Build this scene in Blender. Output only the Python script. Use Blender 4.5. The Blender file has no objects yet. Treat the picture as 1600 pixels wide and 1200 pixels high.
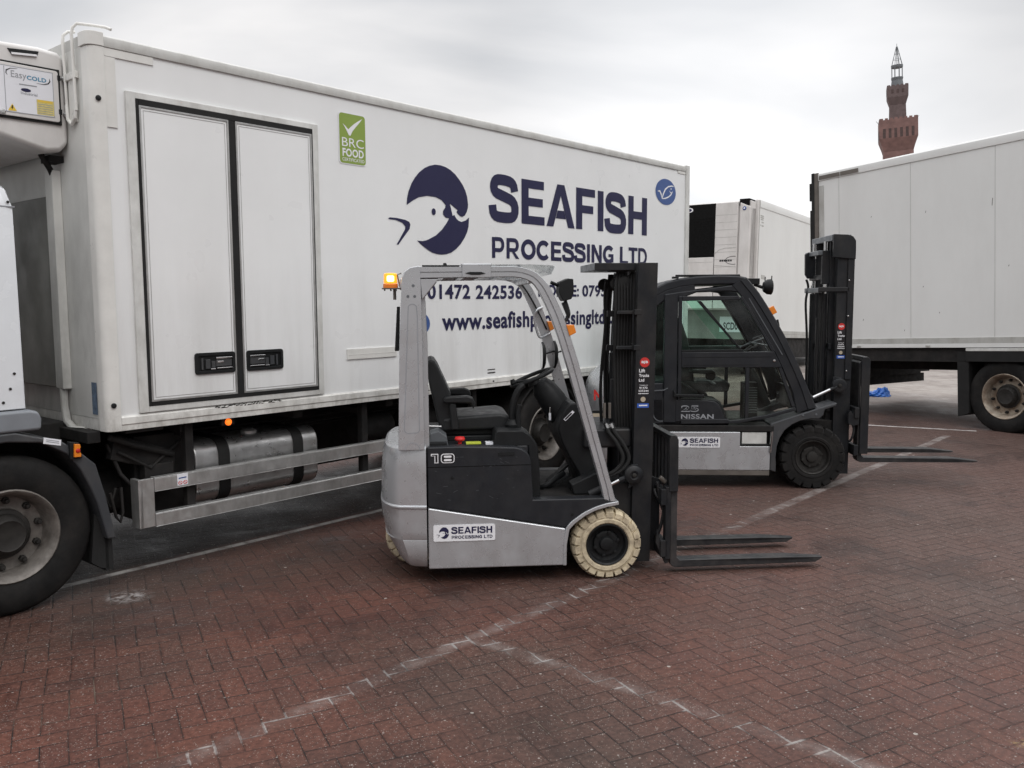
import bpy, bmesh, math, random
from mathutils import Vector, Matrix, noise as mnoise
random.seed(7)
SC = bpy.context.scene
COL = SC.collection
rad = math.radians

# ------------------------------------------------------------------ camera
cam_d = bpy.data.cameras.new('camera')
cam = bpy.data.objects.new('camera', cam_d)
COL.objects.link(cam)
cam_d.sensor_width = 36.0
cam_d.lens = 36.0 * 1360.0 / 1600.0
cam_d.clip_start = 0.05
cam_d.clip_end = 5000
CP, CR = rad(5.5627), rad(-0.2784)
fwd = Vector((0, math.cos(CP), -math.sin(CP)))
up0 = Vector((0, math.sin(CP), math.cos(CP)))
rt0 = Vector((1, 0, 0))
rt = math.cos(CR) * rt0 + math.sin(CR) * up0
up = -math.sin(CR) * rt0 + math.cos(CR) * up0
M = Matrix((rt, up, -fwd)).transposed().to_4x4()
M.translation = (0, 0, 1.8)
cam.matrix_world = M
SC.camera = cam

# ------------------------------------------------------------------ world: overcast sky
SUN_EL, SUN_AZ = rad(50), rad(150)      # azimuth measured clockwise from +Y (view direction)
W = bpy.data.worlds.new('World')
SC.world = W
W.use_nodes = True
nt = W.node_tree
nt.nodes.clear()
def wn(t, **k):
    n = nt.nodes.new(t)
    for a, b in k.items(): setattr(n, a, b)
    return n
wout = wn('ShaderNodeOutputWorld'); bg = wn('ShaderNodeBackground')
sky = wn('ShaderNodeTexSky', sky_type='NISHITA', sun_disc=False)
sky.sun_elevation = SUN_EL; sky.sun_rotation = SUN_AZ
tc = wn('ShaderNodeTexCoord')
sep = wn('ShaderNodeSeparateXYZ')
nt.links.new(tc.outputs['Generated'], sep.inputs[0])
# cloud deck: direction projected on a flat layer overhead gives streaks that flatten to the horizon
zc = wn('ShaderNodeMath', operation='MAXIMUM'); nt.links.new(sep.outputs['Z'], zc.inputs[0]); zc.inputs[1].default_value = 0.0
zo = wn('ShaderNodeMath', operation='ADD'); nt.links.new(zc.outputs[0], zo.inputs[0]); zo.inputs[1].default_value = 0.34
dv = wn('ShaderNodeVectorMath', operation='DIVIDE')
cmb = wn('ShaderNodeCombineXYZ')
for i in range(3): nt.links.new(zo.outputs[0], cmb.inputs[i])
nt.links.new(tc.outputs['Generated'], dv.inputs[0]); nt.links.new(cmb.outputs[0], dv.inputs[1])
mp = wn('ShaderNodeMapping'); mp.inputs['Rotation'].default_value = (0, 0, rad(-32)); mp.inputs['Scale'].default_value = (0.6, 1.05, 0.6)
mp.inputs['Location'].default_value = (3.1, 1.2, 0)
nt.links.new(dv.outputs[0], mp.inputs['Vector'])
nz = wn('ShaderNodeTexNoise'); nz.inputs['Scale'].default_value = 1.6; nz.inputs['Detail'].default_value = 5; nz.inputs['Roughness'].default_value = 0.45; nz.inputs['Distortion'].default_value = 0.35
nt.links.new(mp.outputs[0], nz.inputs['Vector'])
cr = wn('ShaderNodeValToRGB')
cr.color_ramp.elements[0].position = 0.36; cr.color_ramp.elements[0].color = (0.64, 0.652, 0.685, 1)
cr.color_ramp.elements[1].position = 0.60; cr.color_ramp.elements[1].color = (0.97, 0.955, 0.965, 1)
nt.links.new(nz.outputs['Fac'], cr.inputs[0])
# brightness with elevation: bright break low down, a brighter zenith out of view (overcast sky)
er = wn('ShaderNodeValToRGB')
els = er.color_ramp.elements
els[0].position = 0.0; els[0].color = (1.0, 0.98, 0.95, 1)
els[1].position = 1.0; els[1].color = (2.8, 2.78, 2.74, 1)
for p, v in ((0.10, 0.99), (0.19, 0.91), (0.28, 0.91), (0.40, 1.02), (0.60, 2.25)):
    e = els.new(p); e.color = (v, v * 0.995, v * 0.975, 1)
nt.links.new(zc.outputs[0], er.inputs[0])
mul = wn('ShaderNodeMixRGB', blend_type='MULTIPLY'); mul.inputs[0].default_value = 1
nt.links.new(cr.outputs[0], mul.inputs[1]); nt.links.new(er.outputs[0], mul.inputs[2])
# the bright gap in the cloud low in front of the camera
dt = wn('ShaderNodeVectorMath', operation='DOT_PRODUCT'); nt.links.new(tc.outputs['Generated'], dt.inputs[0])
dt.inputs[1].default_value = Vector((0.24, 0.955, 0.15)).normalized()
gl = wn('ShaderNodeMapRange'); gl.inputs['From Min'].default_value = 0.955; gl.inputs['From Max'].default_value = 1.0
gl.inputs['To Min'].default_value = 0; gl.inputs['To Max'].default_value = 0.24; gl.interpolation_type = 'SMOOTHSTEP'
nt.links.new(dt.outputs['Value'], gl.inputs['Value'])
addg = wn('ShaderNodeMixRGB', blend_type='ADD'); addg.inputs[0].default_value = 1
nt.links.new(mul.outputs[0], addg.inputs[1]); nt.links.new(gl.outputs[0], addg.inputs[2])
# unseen low sky behind and beside the camera dimmed, added to deepen contact shadows
dk = wn('ShaderNodeMapRange'); dk.interpolation_type = 'SMOOTHSTEP'; nt.links.new(sep.outputs['Y'], dk.inputs['Value'])
dk.inputs['From Min'].default_value = 0.35; dk.inputs['From Max'].default_value = 0.80; dk.inputs['To Min'].default_value = 0.48; dk.inputs['To Max'].default_value = 1.0
lw_ = wn('ShaderNodeMapRange'); lw_.interpolation_type = 'SMOOTHSTEP'; nt.links.new(zc.outputs[0], lw_.inputs['Value'])
lw_.inputs['From Min'].default_value = 0.12; lw_.inputs['From Max'].default_value = 0.45; lw_.inputs['To Min'].default_value = 0.0; lw_.inputs['To Max'].default_value = 1.0
mxd = wn('ShaderNodeMath', operation='MAXIMUM'); nt.links.new(dk.outputs[0], mxd.inputs[0]); nt.links.new(lw_.outputs[0], mxd.inputs[1])
dkm = wn('ShaderNodeVectorMath', operation='SCALE'); nt.links.new(addg.outputs[0], dkm.inputs[0]); nt.links.new(mxd.outputs[0], dkm.inputs['Scale'])
skm = wn('ShaderNodeMixRGB', blend_type='MULTIPLY'); skm.inputs[0].default_value = 1; skm.inputs[2].default_value = (0.1, 0.1, 0.1, 1)
nt.links.new(sky.outputs[0], skm.inputs[1])
mix = wn('ShaderNodeMixRGB'); mix.inputs[0].default_value = 0.94
nt.links.new(skm.outputs[0], mix.inputs[1]); nt.links.new(dkm.outputs[0], mix.inputs[2])
nt.links.new(mix.outputs[0], bg.inputs['Color']); bg.inputs['Strength'].default_value = 1.0
nt.links.new(bg.outputs[0], wout.inputs['Surface'])

# ------------------------------------------------------------------ sun (soft, through cloud)
sl = bpy.data.lights.new('sun', 'SUN'); sl.energy = 0.7; sl.angle = rad(25); sl.color = (1.0, 0.96, 0.9)
so = bpy.data.objects.new('sun', sl); COL.objects.link(so)
sdir = Vector((math.sin(SUN_AZ) * math.cos(SUN_EL), math.cos(SUN_AZ) * math.cos(SUN_EL), math.sin(SUN_EL)))
so.rotation_euler = sdir.to_track_quat('Z', 'Y').to_euler(); so.location = (0, -10, 30)

SC.view_settings.view_transform = 'Standard'; SC.view_settings.look = 'None'
SC.view_settings.exposure = 0.14; SC.view_settings.gamma = 1.0
SC.render.engine = 'CYCLES'
SC.cycles.use_denoising = True; SC.cycles.denoiser = 'OPENIMAGEDENOISE'; SC.cycles.denoising_input_passes = 'RGB_ALBEDO_NORMAL'; SC.cycles.denoising_prefilter = 'NONE'
SC.cycles.max_bounces = 8; SC.cycles.transparent_max_bounces = 16

# ------------------------------------------------------------------ materials
MATS = {}
def mat(name, col, rough=0.5, metal=0.0, var=0.12, nscale=4.0, bump=0.0, bscale=60, rvar=0.12, coat=0.0,
        dirt=None, emit=None, spec=0.5, flake=False):
    """Principled surface with procedural colour variation; dirt=(colour, amount, scale, stretch, z_low, z_high)."""
    m = bpy.data.materials.new(name); m.use_nodes = True
    n = m.node_tree.nodes; l = m.node_tree.links
    b = n['Principled BSDF']
    t = n.new('ShaderNodeTexCoord')
    nz = n.new('ShaderNodeTexNoise'); nz.inputs['Scale'].default_value = nscale; nz.inputs['Detail'].default_value = 6
    nz.inputs['Roughness'].default_value = 0.6
    l.new(t.outputs['Object'], nz.inputs['Vector'])
    mr = n.new('ShaderNodeMapRange'); mr.inputs['From Min'].default_value = 0.3; mr.inputs['From Max'].default_value = 0.7
    mr.inputs['To Min'].default_value = 1 - var; mr.inputs['To Max'].default_value = 1 + var
    l.new(nz.outputs['Fac'], mr.inputs['Value'])
    vm = n.new('ShaderNodeVectorMath'); vm.operation = 'SCALE'; vm.inputs[0].default_value = col[:3]
    l.new(mr.outputs[0], vm.inputs['Scale'])
    last = vm.outputs[0]
    if dirt:
        dc, da, ds, st, zl, zh = dirt
        mp = n.new('ShaderNodeMapping'); mp.inputs['Scale'].default_value = (1, 1, st); l.new(t.outputs['Object'], mp.inputs['Vector'])
        dz = n.new('ShaderNodeTexNoise'); dz.inputs['Scale'].default_value = ds; dz.inputs['Detail'].default_value = 8; dz.inputs['Roughness'].default_value = 0.7
        l.new(mp.outputs[0], dz.inputs['Vector'])
        d1 = n.new('ShaderNodeMapRange'); d1.inputs['From Min'].default_value = 0.42; d1.inputs['From Max'].default_value = 0.75
        d1.inputs['To Min'].default_value = 0; d1.inputs['To Max'].default_value = da; l.new(dz.outputs['Fac'], d1.inputs['Value'])
        f = d1.outputs[0]
        if zl is not None:
            sp = n.new('ShaderNodeSeparateXYZ'); l.new(t.outputs['Object'], sp.inputs[0])
            d2 = n.new('ShaderNodeMapRange'); d2.inputs['From Min'].default_value = zl; d2.inputs['From Max'].default_value = zh
            d2.inputs['To Min'].default_value = 1; d2.inputs['To Max'].default_value = 0.08; l.new(sp.outputs['Z'], d2.inputs['Value'])
            mm = n.new('ShaderNodeMath'); mm.operation = 'MULTIPLY'; l.new(f, mm.inputs[0]); l.new(d2.outputs[0], mm.inputs[1]); f = mm.outputs[0]
        mx = n.new('ShaderNodeMixRGB'); l.new(f, mx.inputs[0]); l.new(last, mx.inputs[1]); mx.inputs[2].default_value = (*dc, 1); last = mx.outputs[0]
    l.new(last, b.inputs['Base Color'])
    r2 = n.new('ShaderNodeMapRange'); r2.inputs['From Min'].default_value = 0.3; r2.inputs['From Max'].default_value = 0.7
    r2.inputs['To Min'].default_value = max(0.03, rough - rvar); r2.inputs['To Max'].default_value = min(1, rough + rvar)
    nr = n.new('ShaderNodeTexNoise'); nr.inputs['Scale'].default_value = nscale * 2.3; nr.inputs['Detail'].default_value = 5
    l.new(t.outputs['Object'], nr.inputs['Vector']); l.new(nr.outputs['Fac'], r2.inputs['Value'])
    l.new(r2.outputs[0], b.inputs['Roughness'])
    b.inputs['Metallic'].default_value = metal
    b.inputs['Specular IOR Level'].default_value = spec
    b.inputs['Coat Weight'].default_value = coat; b.inputs['Coat Roughness'].default_value = 0.12
    if bump:
        bn = n.new('ShaderNodeTexNoise'); bn.inputs['Scale'].default_value = bscale; bn.inputs['Detail'].default_value = 3
        l.new(t.outputs['Object'], bn.inputs['Vector'])
        bp = n.new('ShaderNodeBump'); bp.inputs['Strength'].default_value = bump; bp.inputs['Distance'].default_value = 0.01
        l.new(bn.outputs['Fac'], bp.inputs['Height']); l.new(bp.outputs[0], b.inputs['Normal'])
    if emit:
        b.inputs['Emission Color'].default_value = (*emit[0], 1); b.inputs['Emission Strength'].default_value = emit[1]
    MATS[name] = m
    return m

GRIME = (0.16, 0.135, 0.10)
mat('white_panel', (0.79, 0.80, 0.80), 0.32, var=0.035, nscale=1.3, rvar=0.06, bump=0.05, bscale=2.0, dirt=(GRIME, 0.34, 2.6, 0.12, 1.0, 2.3))
mat('white_trim', (0.70, 0.695, 0.665), 0.38, var=0.07, nscale=5, bump=0.04, bscale=30, dirt=((0.10, 0.085, 0.06), 0.75, 9, 0.6, 0.98, 1.22))
mat('white_cab', (0.72, 0.745, 0.77), 0.22, var=0.03, coat=0.5, dirt=(GRIME, 0.25, 3, 0.5, 1.1, 1.6))
mat('sooty_panel', (0.60, 0.60, 0.575), 0.42, var=0.10, nscale=2, dirt=((0.06, 0.058, 0.05), 1.0, 1.1, 0.35, 1.3, 2.9))
mat('sooty_dark', (0.17, 0.17, 0.155), 0.5, var=0.28, nscale=2.2, dirt=((0.32, 0.32, 0.30), 0.5, 2.5, 0.3, None, 0))
mat('unit_white', (0.66, 0.645, 0.63), 0.42, var=0.05, dirt=(GRIME, 0.35, 3, 0.6, 2.6, 3.1))
mat('roof_trim', (0.50, 0.50, 0.48), 0.45, var=0.08, nscale=5, bump=0.04, bscale=30, dirt=(GRIME, 0.35, 7, 0.5, None, 0))
mat('aluminium', (0.52, 0.52, 0.51), 0.42, metal=0.75, var=0.12, nscale=9, dirt=((0.14, 0.13, 0.12), 0.5, 9, 0.4, None, 0))
mat('frame_grey', (0.66, 0.665, 0.645), 0.45, metal=0.1, var=0.10, nscale=6, dirt=(GRIME, 0.4, 6, 0.4, None, 0))
mat('tank_steel', (0.52, 0.52, 0.52), 0.36, metal=0.85, var=0.14, nscale=7, dirt=((0.20, 0.19, 0.17), 0.5, 5, 0.3, None, 0))
mat('chrome', (0.75, 0.75, 0.75), 0.18, metal=1.0, var=0.05)
mat('rubber', (0.018, 0.018, 0.018), 0.65, var=0.2, bump=0.1, bscale=40, spec=0.2)
mat('tyre_rubber', (0.011, 0.0107, 0.0107), 0.75, var=0.3, nscale=7, bump=0.15, bscale=70, spec=0.2, dirt=((0.032, 0.028, 0.025), 0.6, 6, 1, None, 0))
mat('black_plastic', (0.011, 0.0117, 0.0125), 0.55, var=0.2, nscale=9, bump=0.06, bscale=160, spec=0.25)
mat('chassis_black', (0.012, 0.0115, 0.0115), 0.75, var=0.4, nscale=5, spec=0.3, dirt=((0.040, 0.034, 0.03), 0.5, 6, 1, None, 0))
mat('wheel_steel', (0.17, 0.155, 0.14), 0.55, metal=0.25, var=0.3, nscale=11, dirt=((0.055, 0.045, 0.038), 1.0, 9, 1, None, 0))
mat('rusty_steel', (0.36, 0.31, 0.25), 0.6, metal=0.25, var=0.3, nscale=10, dirt=((0.13, 0.065, 0.03), 0.9, 9, 1, None, 0))
mat('hub_dark', (0.03, 0.028, 0.026), 0.6, metal=0.3, var=0.3, nscale=12, spec=0.3)
mat('fender_grey', (0.038, 0.041, 0.046), 0.5, var=0.15, nscale=6, bump=0.08, bscale=140, dirt=((0.11, 0.10, 0.09), 0.4, 5, 0.5, None, 0))
mat('sill_grey', (0.20, 0.215, 0.235), 0.4, var=0.1, nscale=6)
mat('silver_paint', (0.52, 0.532, 0.55), 0.30, metal=0.55, var=0.05, nscale=4, bump=0.02, bscale=220, dirt=((0.15, 0.13, 0.11), 0.35, 5, 0.6, 0.08, 0.5))
mat('charcoal_paint', (0.0165, 0.018, 0.0215), 0.42, var=0.14, nscale=6, bump=0.03, bscale=180, spec=0.3, dirt=((0.07, 0.065, 0.06), 0.2, 6, 0.7, None, 0))
mat('mast_paint', (0.013, 0.0143, 0.0168), 0.45, var=0.2, nscale=6, dirt=((0.08, 0.07, 0.06), 0.3, 7, 0.6, None, 0), spec=0.28)
mat('fork_steel', (0.030, 0.031, 0.033), 0.45, metal=0.2, var=0.25, nscale=8, dirt=((0.12, 0.10, 0.09), 0.4, 8, 1, None, 0), spec=0.3)
mat('grey_edge', (0.12, 0.13, 0.14), 0.45, metal=0.2, var=0.12, nscale=8)
mat('cream_tyre', (0.58, 0.495, 0.345), 0.78, var=0.14, nscale=14, bump=0.2, bscale=60, dirt=((0.12, 0.085, 0.06), 0.95, 11, 1, None, 0))
mat('seat_vinyl', (0.016, 0.017, 0.018), 0.48, var=0.15, nscale=8, bump=0.12, bscale=150, spec=0.3)
mat('steel_rod', (0.62, 0.62, 0.62), 0.2, metal=1, var=0.05)
mat('navy_vinyl', (0.019, 0.0185, 0.060), 0.5, var=0.08, nscale=3, spec=0.3)
mat('blue_vinyl', (0.045, 0.095, 0.27), 0.4, var=0.06)
mat('brightblue_vinyl', (0.03, 0.10, 0.42), 0.4, var=0.08)
mat('green_vinyl', (0.235, 0.33, 0.06), 0.42, var=0.05)
mat('white_vinyl', (0.78, 0.78, 0.80), 0.4, var=0.03)
mat('black_vinyl', (0.012, 0.012, 0.014), 0.35, var=0.1)
mat('faded_blue_vinyl', (0.10, 0.145, 0.21), 0.5, var=0.4, nscale=30)
mat('cyan_vinyl', (0.06, 0.24, 0.38), 0.4, var=0.05)
mat('grey_vinyl', (0.28, 0.29, 0.31), 0.45, var=0.05)
mat('yellow_vinyl', (0.72, 0.50, 0.06), 0.45, var=0.08)
mat('tan_vinyl', (0.62, 0.53, 0.20), 0.45, var=0.15, nscale=60)
mat('lime_vinyl', (0.55, 0.62, 0.07), 0.45, var=0.05)
mat('red_vinyl', (0.55, 0.03, 0.025), 0.4, var=0.08)
mat('orange_vinyl', (0.75, 0.20, 0.02), 0.35, var=0.05)
mat('amber_lens', (0.75, 0.22, 0.015), 0.25, var=0.05, coat=0.4)
mat('amber_lit', (0.8, 0.22, 0.02), 0.3, var=0.02, emit=((1.0, 0.16, 0.015), 1.1))
mat('beacon_glass', (0.85, 0.33, 0.02), 0.25, var=0.02, emit=((1.0, 0.30, 0.02), 1.0))
mat('beacon_core', (1.0, 0.7, 0.2), 0.3, var=0.0, emit=((1.0, 0.66, 0.16), 7.0))
mat('red_lens', (0.45, 0.02, 0.015), 0.25, var=0.1)
mat('red_lit', (0.6, 0.04, 0.02), 0.3, var=0.05, emit=((1.0, 0.09, 0.03), 0.5))
mat('red_plastic', (0.72, 0.03, 0.03), 0.35, var=0.04)
mat('blue_plastic', (0.015, 0.14, 0.52), 0.35, var=0.12, nscale=20)
mat('mesh_black', (0.008, 0.008, 0.008), 0.85, var=0.3, nscale=20, spec=0.1)
mat('trailer_white', (0.72, 0.725, 0.71), 0.40, var=0.025, nscale=0.9, rvar=0.05, bump=0.03, bscale=1.4, dirt=(GRIME, 0.10, 1.1, 0.3, None, 0))
mat('trailer_front', (0.66, 0.64, 0.62), 0.42, var=0.05, nscale=2, dirt=(GRIME, 0.25, 3, 0.4, None, 0))
mat('trailer_strip', (0.45, 0.45, 0.43), 0.45, var=0.08, nscale=5, dirt=(GRIME, 0.5, 5, 0.5, None, 0))
mat('brown_grey', (0.14, 0.125, 0.11), 0.5, metal=0.3, var=0.2, nscale=5)
mat('beige_panel', (0.42, 0.36, 0.27), 0.5, var=0.1)
mat('mirror', (0.6, 0.62, 0.62), 0.05, metal=1, var=0.02)
mat('card_white', (0.75, 0.76, 0.80), 0.4, var=0.05)

def glass(name, tint, gloss=1.0):
    m = bpy.data.materials.new(name); m.use_nodes = True
    n = m.node_tree.nodes; l = m.node_tree.links
    n.remove(n['Principled BSDF'])
    o = n['Material Output']
    tr = n.new('ShaderNodeBsdfTransparent'); tr.inputs[0].default_value = (*tint, 1)
    gs = n.new('ShaderNodeBsdfGlossy'); gs.inputs['Roughness'].default_value = 0.03
    lw = n.new('ShaderNodeLayerWeight'); fp = n.new('ShaderNodeMath'); fp.operation = 'POWER'; fp.inputs[1].default_value = 4; l.new(lw.outputs['Facing'], fp.inputs[0])
    fr = n.new('ShaderNodeMapRange'); fr.inputs['To Min'].default_value = 0.035; fr.inputs['To Max'].default_value = 0.9; l.new(fp.outputs[0], fr.inputs['Value'])
    t = n.new('ShaderNodeTexCoord'); nz = n.new('ShaderNodeTexNoise'); nz.inputs['Scale'].default_value = 5; l.new(t.outputs['Object'], nz.inputs['Vector'])
    mr = n.new('ShaderNodeMath'); mr.operation = 'MULTIPLY'; mr.inputs[1].default_value = gloss; l.new(fr.outputs[0], mr.inputs[0])
    df = n.new('ShaderNodeBsdfDiffuse'); df.inputs[0].default_value = (0.35, 0.36, 0.35, 1)
    mf = n.new('ShaderNodeMapRange'); mf.inputs['From Min'].default_value = 0.45; mf.inputs['From Max'].default_value = 0.8; mf.inputs['To Max'].default_value = 0.07
    l.new(nz.outputs['Fac'], mf.inputs['Value'])
    m0 = n.new('ShaderNodeMixShader'); l.new(mf.outputs[0], m0.inputs[0]); l.new(tr.outputs[0], m0.inputs[1]); l.new(df.outputs[0], m0.inputs[2])
    mx = n.new('ShaderNodeMixShader'); l.new(mr.outputs[0], mx.inputs[0]); l.new(m0.outputs[0], mx.inputs[1]); l.new(gs.outputs[0], mx.inputs[2])
    l.new(mx.outputs[0], o.inputs['Surface'])
    MATS[name] = m
glass('green_glass', (0.81, 0.965, 0.90), 0.4)
glass('clear_glass', (0.93, 0.95, 0.94), 0.35)
glass('dark_glass', (0.80, 0.83, 0.80), 0.45)
glass('clear_sheet', (0.93, 0.94, 0.94), 0.7)

# ------------------------------------------------------------------ mesh builder
class MB:
    def __init__(s): s.v = []; s.f = []; s.m = []
    def add(s, vs, fs, mi=0):
        o = len(s.v); s.v += [tuple(p) for p in vs]
        for f in fs: s.f.append([i + o for i in f]); s.m.append(mi)
        return s
    def hexa(s, p, mi=0):
        return s.add(p, [(0, 3, 2, 1), (4, 5, 6, 7), (0, 1, 5, 4), (1, 2, 6, 5), (2, 3, 7, 6), (3, 0, 4, 7)], mi)
    def box(s, x0, x1, y0, y1, z0, z1, mi=0):
        return s.hexa([(x0, y0, z0), (x1, y0, z0), (x1, y1, z0), (x0, y1, z0), (x0, y0, z1), (x1, y0, z1), (x1, y1, z1), (x0, y1, z1)], mi)
    def prism(s, poly, a, b, axis='y', mi=0):
        n = len(poly)
        def P(u, v, w):
            return (u, w, v) if axis == 'y' else ((w, u, v) if axis == 'x' else (u, v, w))
        vs = [P(u, v, a) for u, v in poly] + [P(u, v, b) for u, v in poly]
        fs = [list(range(n))[::-1], [i + n for i in range(n)]] + [(i, (i + 1) % n, (i + 1) % n + n, i + n) for i in range(n)]
        return s.add(vs, fs, mi)
    def loft(s, rings, mi=0, closed=True, caps=True):
        n = len(rings[0]); o = []; fs = []
        for r in rings: o += list(r)
        for k in range(len(rings) - 1):
            for i in range(n if closed else n - 1):
                j = (i + 1) % n
                fs.append((k * n + i, k * n + j, (k + 1) * n + j, (k + 1) * n + i))
        if caps and closed:
            fs.append(list(range(n))[::-1]); fs.append([(len(rings) - 1) * n + i for i in range(n)])
        return s.add(o, fs, mi)
    def tube(s, path, r, n=8, mi=0, closed=False):
        path = [Vector(p) for p in path]; rings = []
        k = len(path)
        prev = None
        for i, p in enumerate(path):
            a = path[max(0, i - 1)] if not closed else path[i - 1]
            b = path[min(k - 1, i + 1)] if not closed else path[(i + 1) % k]
            d = (b - a).normalized()
            if prev is None:
                u = d.cross(Vector((0, 0, 1)))
                if u.length < 1e-3: u = d.cross(Vector((0, 1, 0)))
            else:
                u = prev - d * prev.dot(d)
            u.normalize(); prev = u; w = d.cross(u)
            rr = r[i] if isinstance(r, (list, tuple)) else r
            rings.append([p + rr * (math.cos(t) * u + math.sin(t) * w) for t in [2 * math.pi * j / n for j in range(n)]])
        if closed: rings.append(rings[0])
        return s.loft(rings, mi, True, not closed)
    def lathe(s, prof, c, n=32, axis='y', mi=0):
        """prof = [(radius, offset along axis)], closed at both ends when radius is 0"""
        rings = []
        for r, w in prof:
            ring = []
            for j in range(n):
                t = 2 * math.pi * j / n; a, b = r * math.cos(t), r * math.sin(t)
                ring.append((c[0] + a, c[1] + w, c[2] + b) if axis == 'y' else ((c[0] + w, c[1] + a, c[2] + b) if axis == 'x' else (c[0] + a, c[1] + b, c[2] + w)))
            rings.append(ring)
        return s.loft(rings, mi, True, False)
    def flat(s, pts, y, mi=0):
        return s.add([(x, y, z) for x, z in pts], [list(range(len(pts)))], mi)
    def ell(s, cx, cz, rx, rz, y, mi=0, n=28):
        return s.flat([(cx + rx * math.cos(2 * math.pi * i / n), cz + rz * math.sin(2 * math.pi * i / n)) for i in range(n)], y, mi)
    def rrect(s, x0, x1, z0, z1, r, y, mi=0, n=5):
        return s.flat(rr(x0, x1, z0, z1, r, n), y, mi)
    def stroke(s, pts, w, y, mi=0):
        """flat ribbon along a polyline in the xz plane; w width or list of widths"""
        L, Rr = [], []
        for i, (x, z) in enumerate(pts):
            a = pts[max(0, i - 1)]; b = pts[min(len(pts) - 1, i + 1)]
            dx, dz = b[0] - a[0], b[1] - a[1]; q = math.hypot(dx, dz) or 1
            ww = (w[i] if isinstance(w, (list, tuple)) else w) / 2
            L.append((x - dz / q * ww, z + dx / q * ww)); Rr.append((x + dz / q * ww, z - dx / q * ww))
        for i in range(len(pts) - 1):
            s.flat([L[i], L[i + 1], Rr[i + 1], Rr[i]], y, mi)
        return s
    def text(s, body, x0, x1, z0, z1, y, mi=0, bold=0.0, shear=0.0, flip=False):
        vs, fs = text_mesh(body, bold, shear)
        xs = [v[0] for v in vs]; ys = [v[1] for v in vs]
        ax, bx_, ay, by = min(xs), max(xs), min(ys), max(ys)
        pts = []
        for u, v in vs:
            X = x0 + (u - ax) / (bx_ - ax) * (x1 - x0); Z = z0 + (v - ay) / (by - ay) * (z1 - z0)
            pts.append((X, y, Z))
        return s.add(pts, fs, mi)
    def build_split(s, name, mats, parent=None, **k):
        # every separate piece becomes a part of its own
        par = list(range(len(s.v)))
        def find(a):
            while par[a] != a: par[a] = par[par[a]]; a = par[a]
            return a
        for f in s.f:
            r = find(f[0])
            for q in f[1:]: par[find(q)] = r
        groups = {}
        for f, m in zip(s.f, s.m): groups.setdefault(find(f[0]), []).append((f, m))
        out = []
        for g in groups.values():
            ids = sorted({i for f, _ in g for i in f}); mp = {a: b for b, a in enumerate(ids)}
            q = MB(); q.v = [s.v[i] for i in ids]; q.f = [[mp[i] for i in f] for f, _ in g]; q.m = [m for _, m in g]
            out.append(q.build(name, mats, parent, **k))
        return out
    def build(s, name, mats, parent=None, bevel=0.0, seg=2, smooth=35):
        me = bpy.data.meshes.new(name)
        me.from_pydata(s.v, [], s.f)
        if not isinstance(mats, (list, tuple)): mats = [mats]
        for m in mats: me.materials.append(MATS[m])
        me.polygons.foreach_set('material_index', s.m)
        bm = bmesh.new(); bm.from_mesh(me)
        bmesh.ops.recalc_face_normals(bm, faces=bm.faces)
        bm.to_mesh(me); bm.free()
        if smooth:
            me.polygons.foreach_set('use_smooth', [True] * len(me.polygons))
            me.set_sharp_from_angle(angle=rad(smooth))
        me.update()
        o = bpy.data.objects.new(name, me); COL.objects.link(o)
        if parent: o.parent = parent
        if bevel:
            b = o.modifiers.new('bevel', 'BEVEL'); b.width = bevel; b.segments = seg; b.limit_method = 'ANGLE'; b.angle_limit = rad(40)
            b.harden_normals = True; b.use_clamp_overlap = True
        return o
def rr(x0, x1, z0, z1, r, n=5):
    p = []
    for cx, cz, a in ((x1 - r, z1 - r, 0), (x0 + r, z1 - r, 90), (x0 + r, z0 + r, 180), (x1 - r, z0 + r, 270)):
        for i in range(n + 1):
            t = rad(a + 90 * i / n); p.append((cx + r * math.cos(t), cz + r * math.sin(t)))
    return p
def arc(cx, cz, r, a0, a1, n=10):
    return [(cx + r * math.cos(rad(a0 + (a1 - a0) * i / n)), cz + r * math.sin(rad(a0 + (a1 - a0) * i / n))) for i in range(n + 1)]
_tc = {}
def text_mesh(body, bold, shear):
    k = (body, bold, shear)
    if k in _tc: return _tc[k]
    c = bpy.data.curves.new('t', 'FONT'); c.body = body; c.size = 1; c.offset = bold; c.shear = shear; c.space_character = 1 + bold * 2.2; c.resolution_u = 4; c.fill_mode = 'FRONT'
    o = bpy.data.objects.new('t', c); COL.objects.link(o)
    dg = bpy.context.evaluated_depsgraph_get(); dg.update()
    me = bpy.data.meshes.new_from_object(o.evaluated_get(dg))
    vs = [(v.co.x, v.co.y) for v in me.vertices]; fs = [list(p.vertices) for p in me.polygons]
    bpy.data.objects.remove(o); bpy.data.curves.remove(c); bpy.data.meshes.remove(me)
    _tc[k] = (vs, fs); return vs, fs
def thing(name, label, cat, loc=(0, 0, 0), rotz=0, pitch=0, group=None):
    o = bpy.data.objects.new(name, None); COL.objects.link(o); o.empty_display_size = 0.2
    o.location = loc; o.rotation_euler = (0, -pitch, rotz)
    o['label'] = label; o['category'] = cat
    if group: o['group'] = group
    return o


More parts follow.
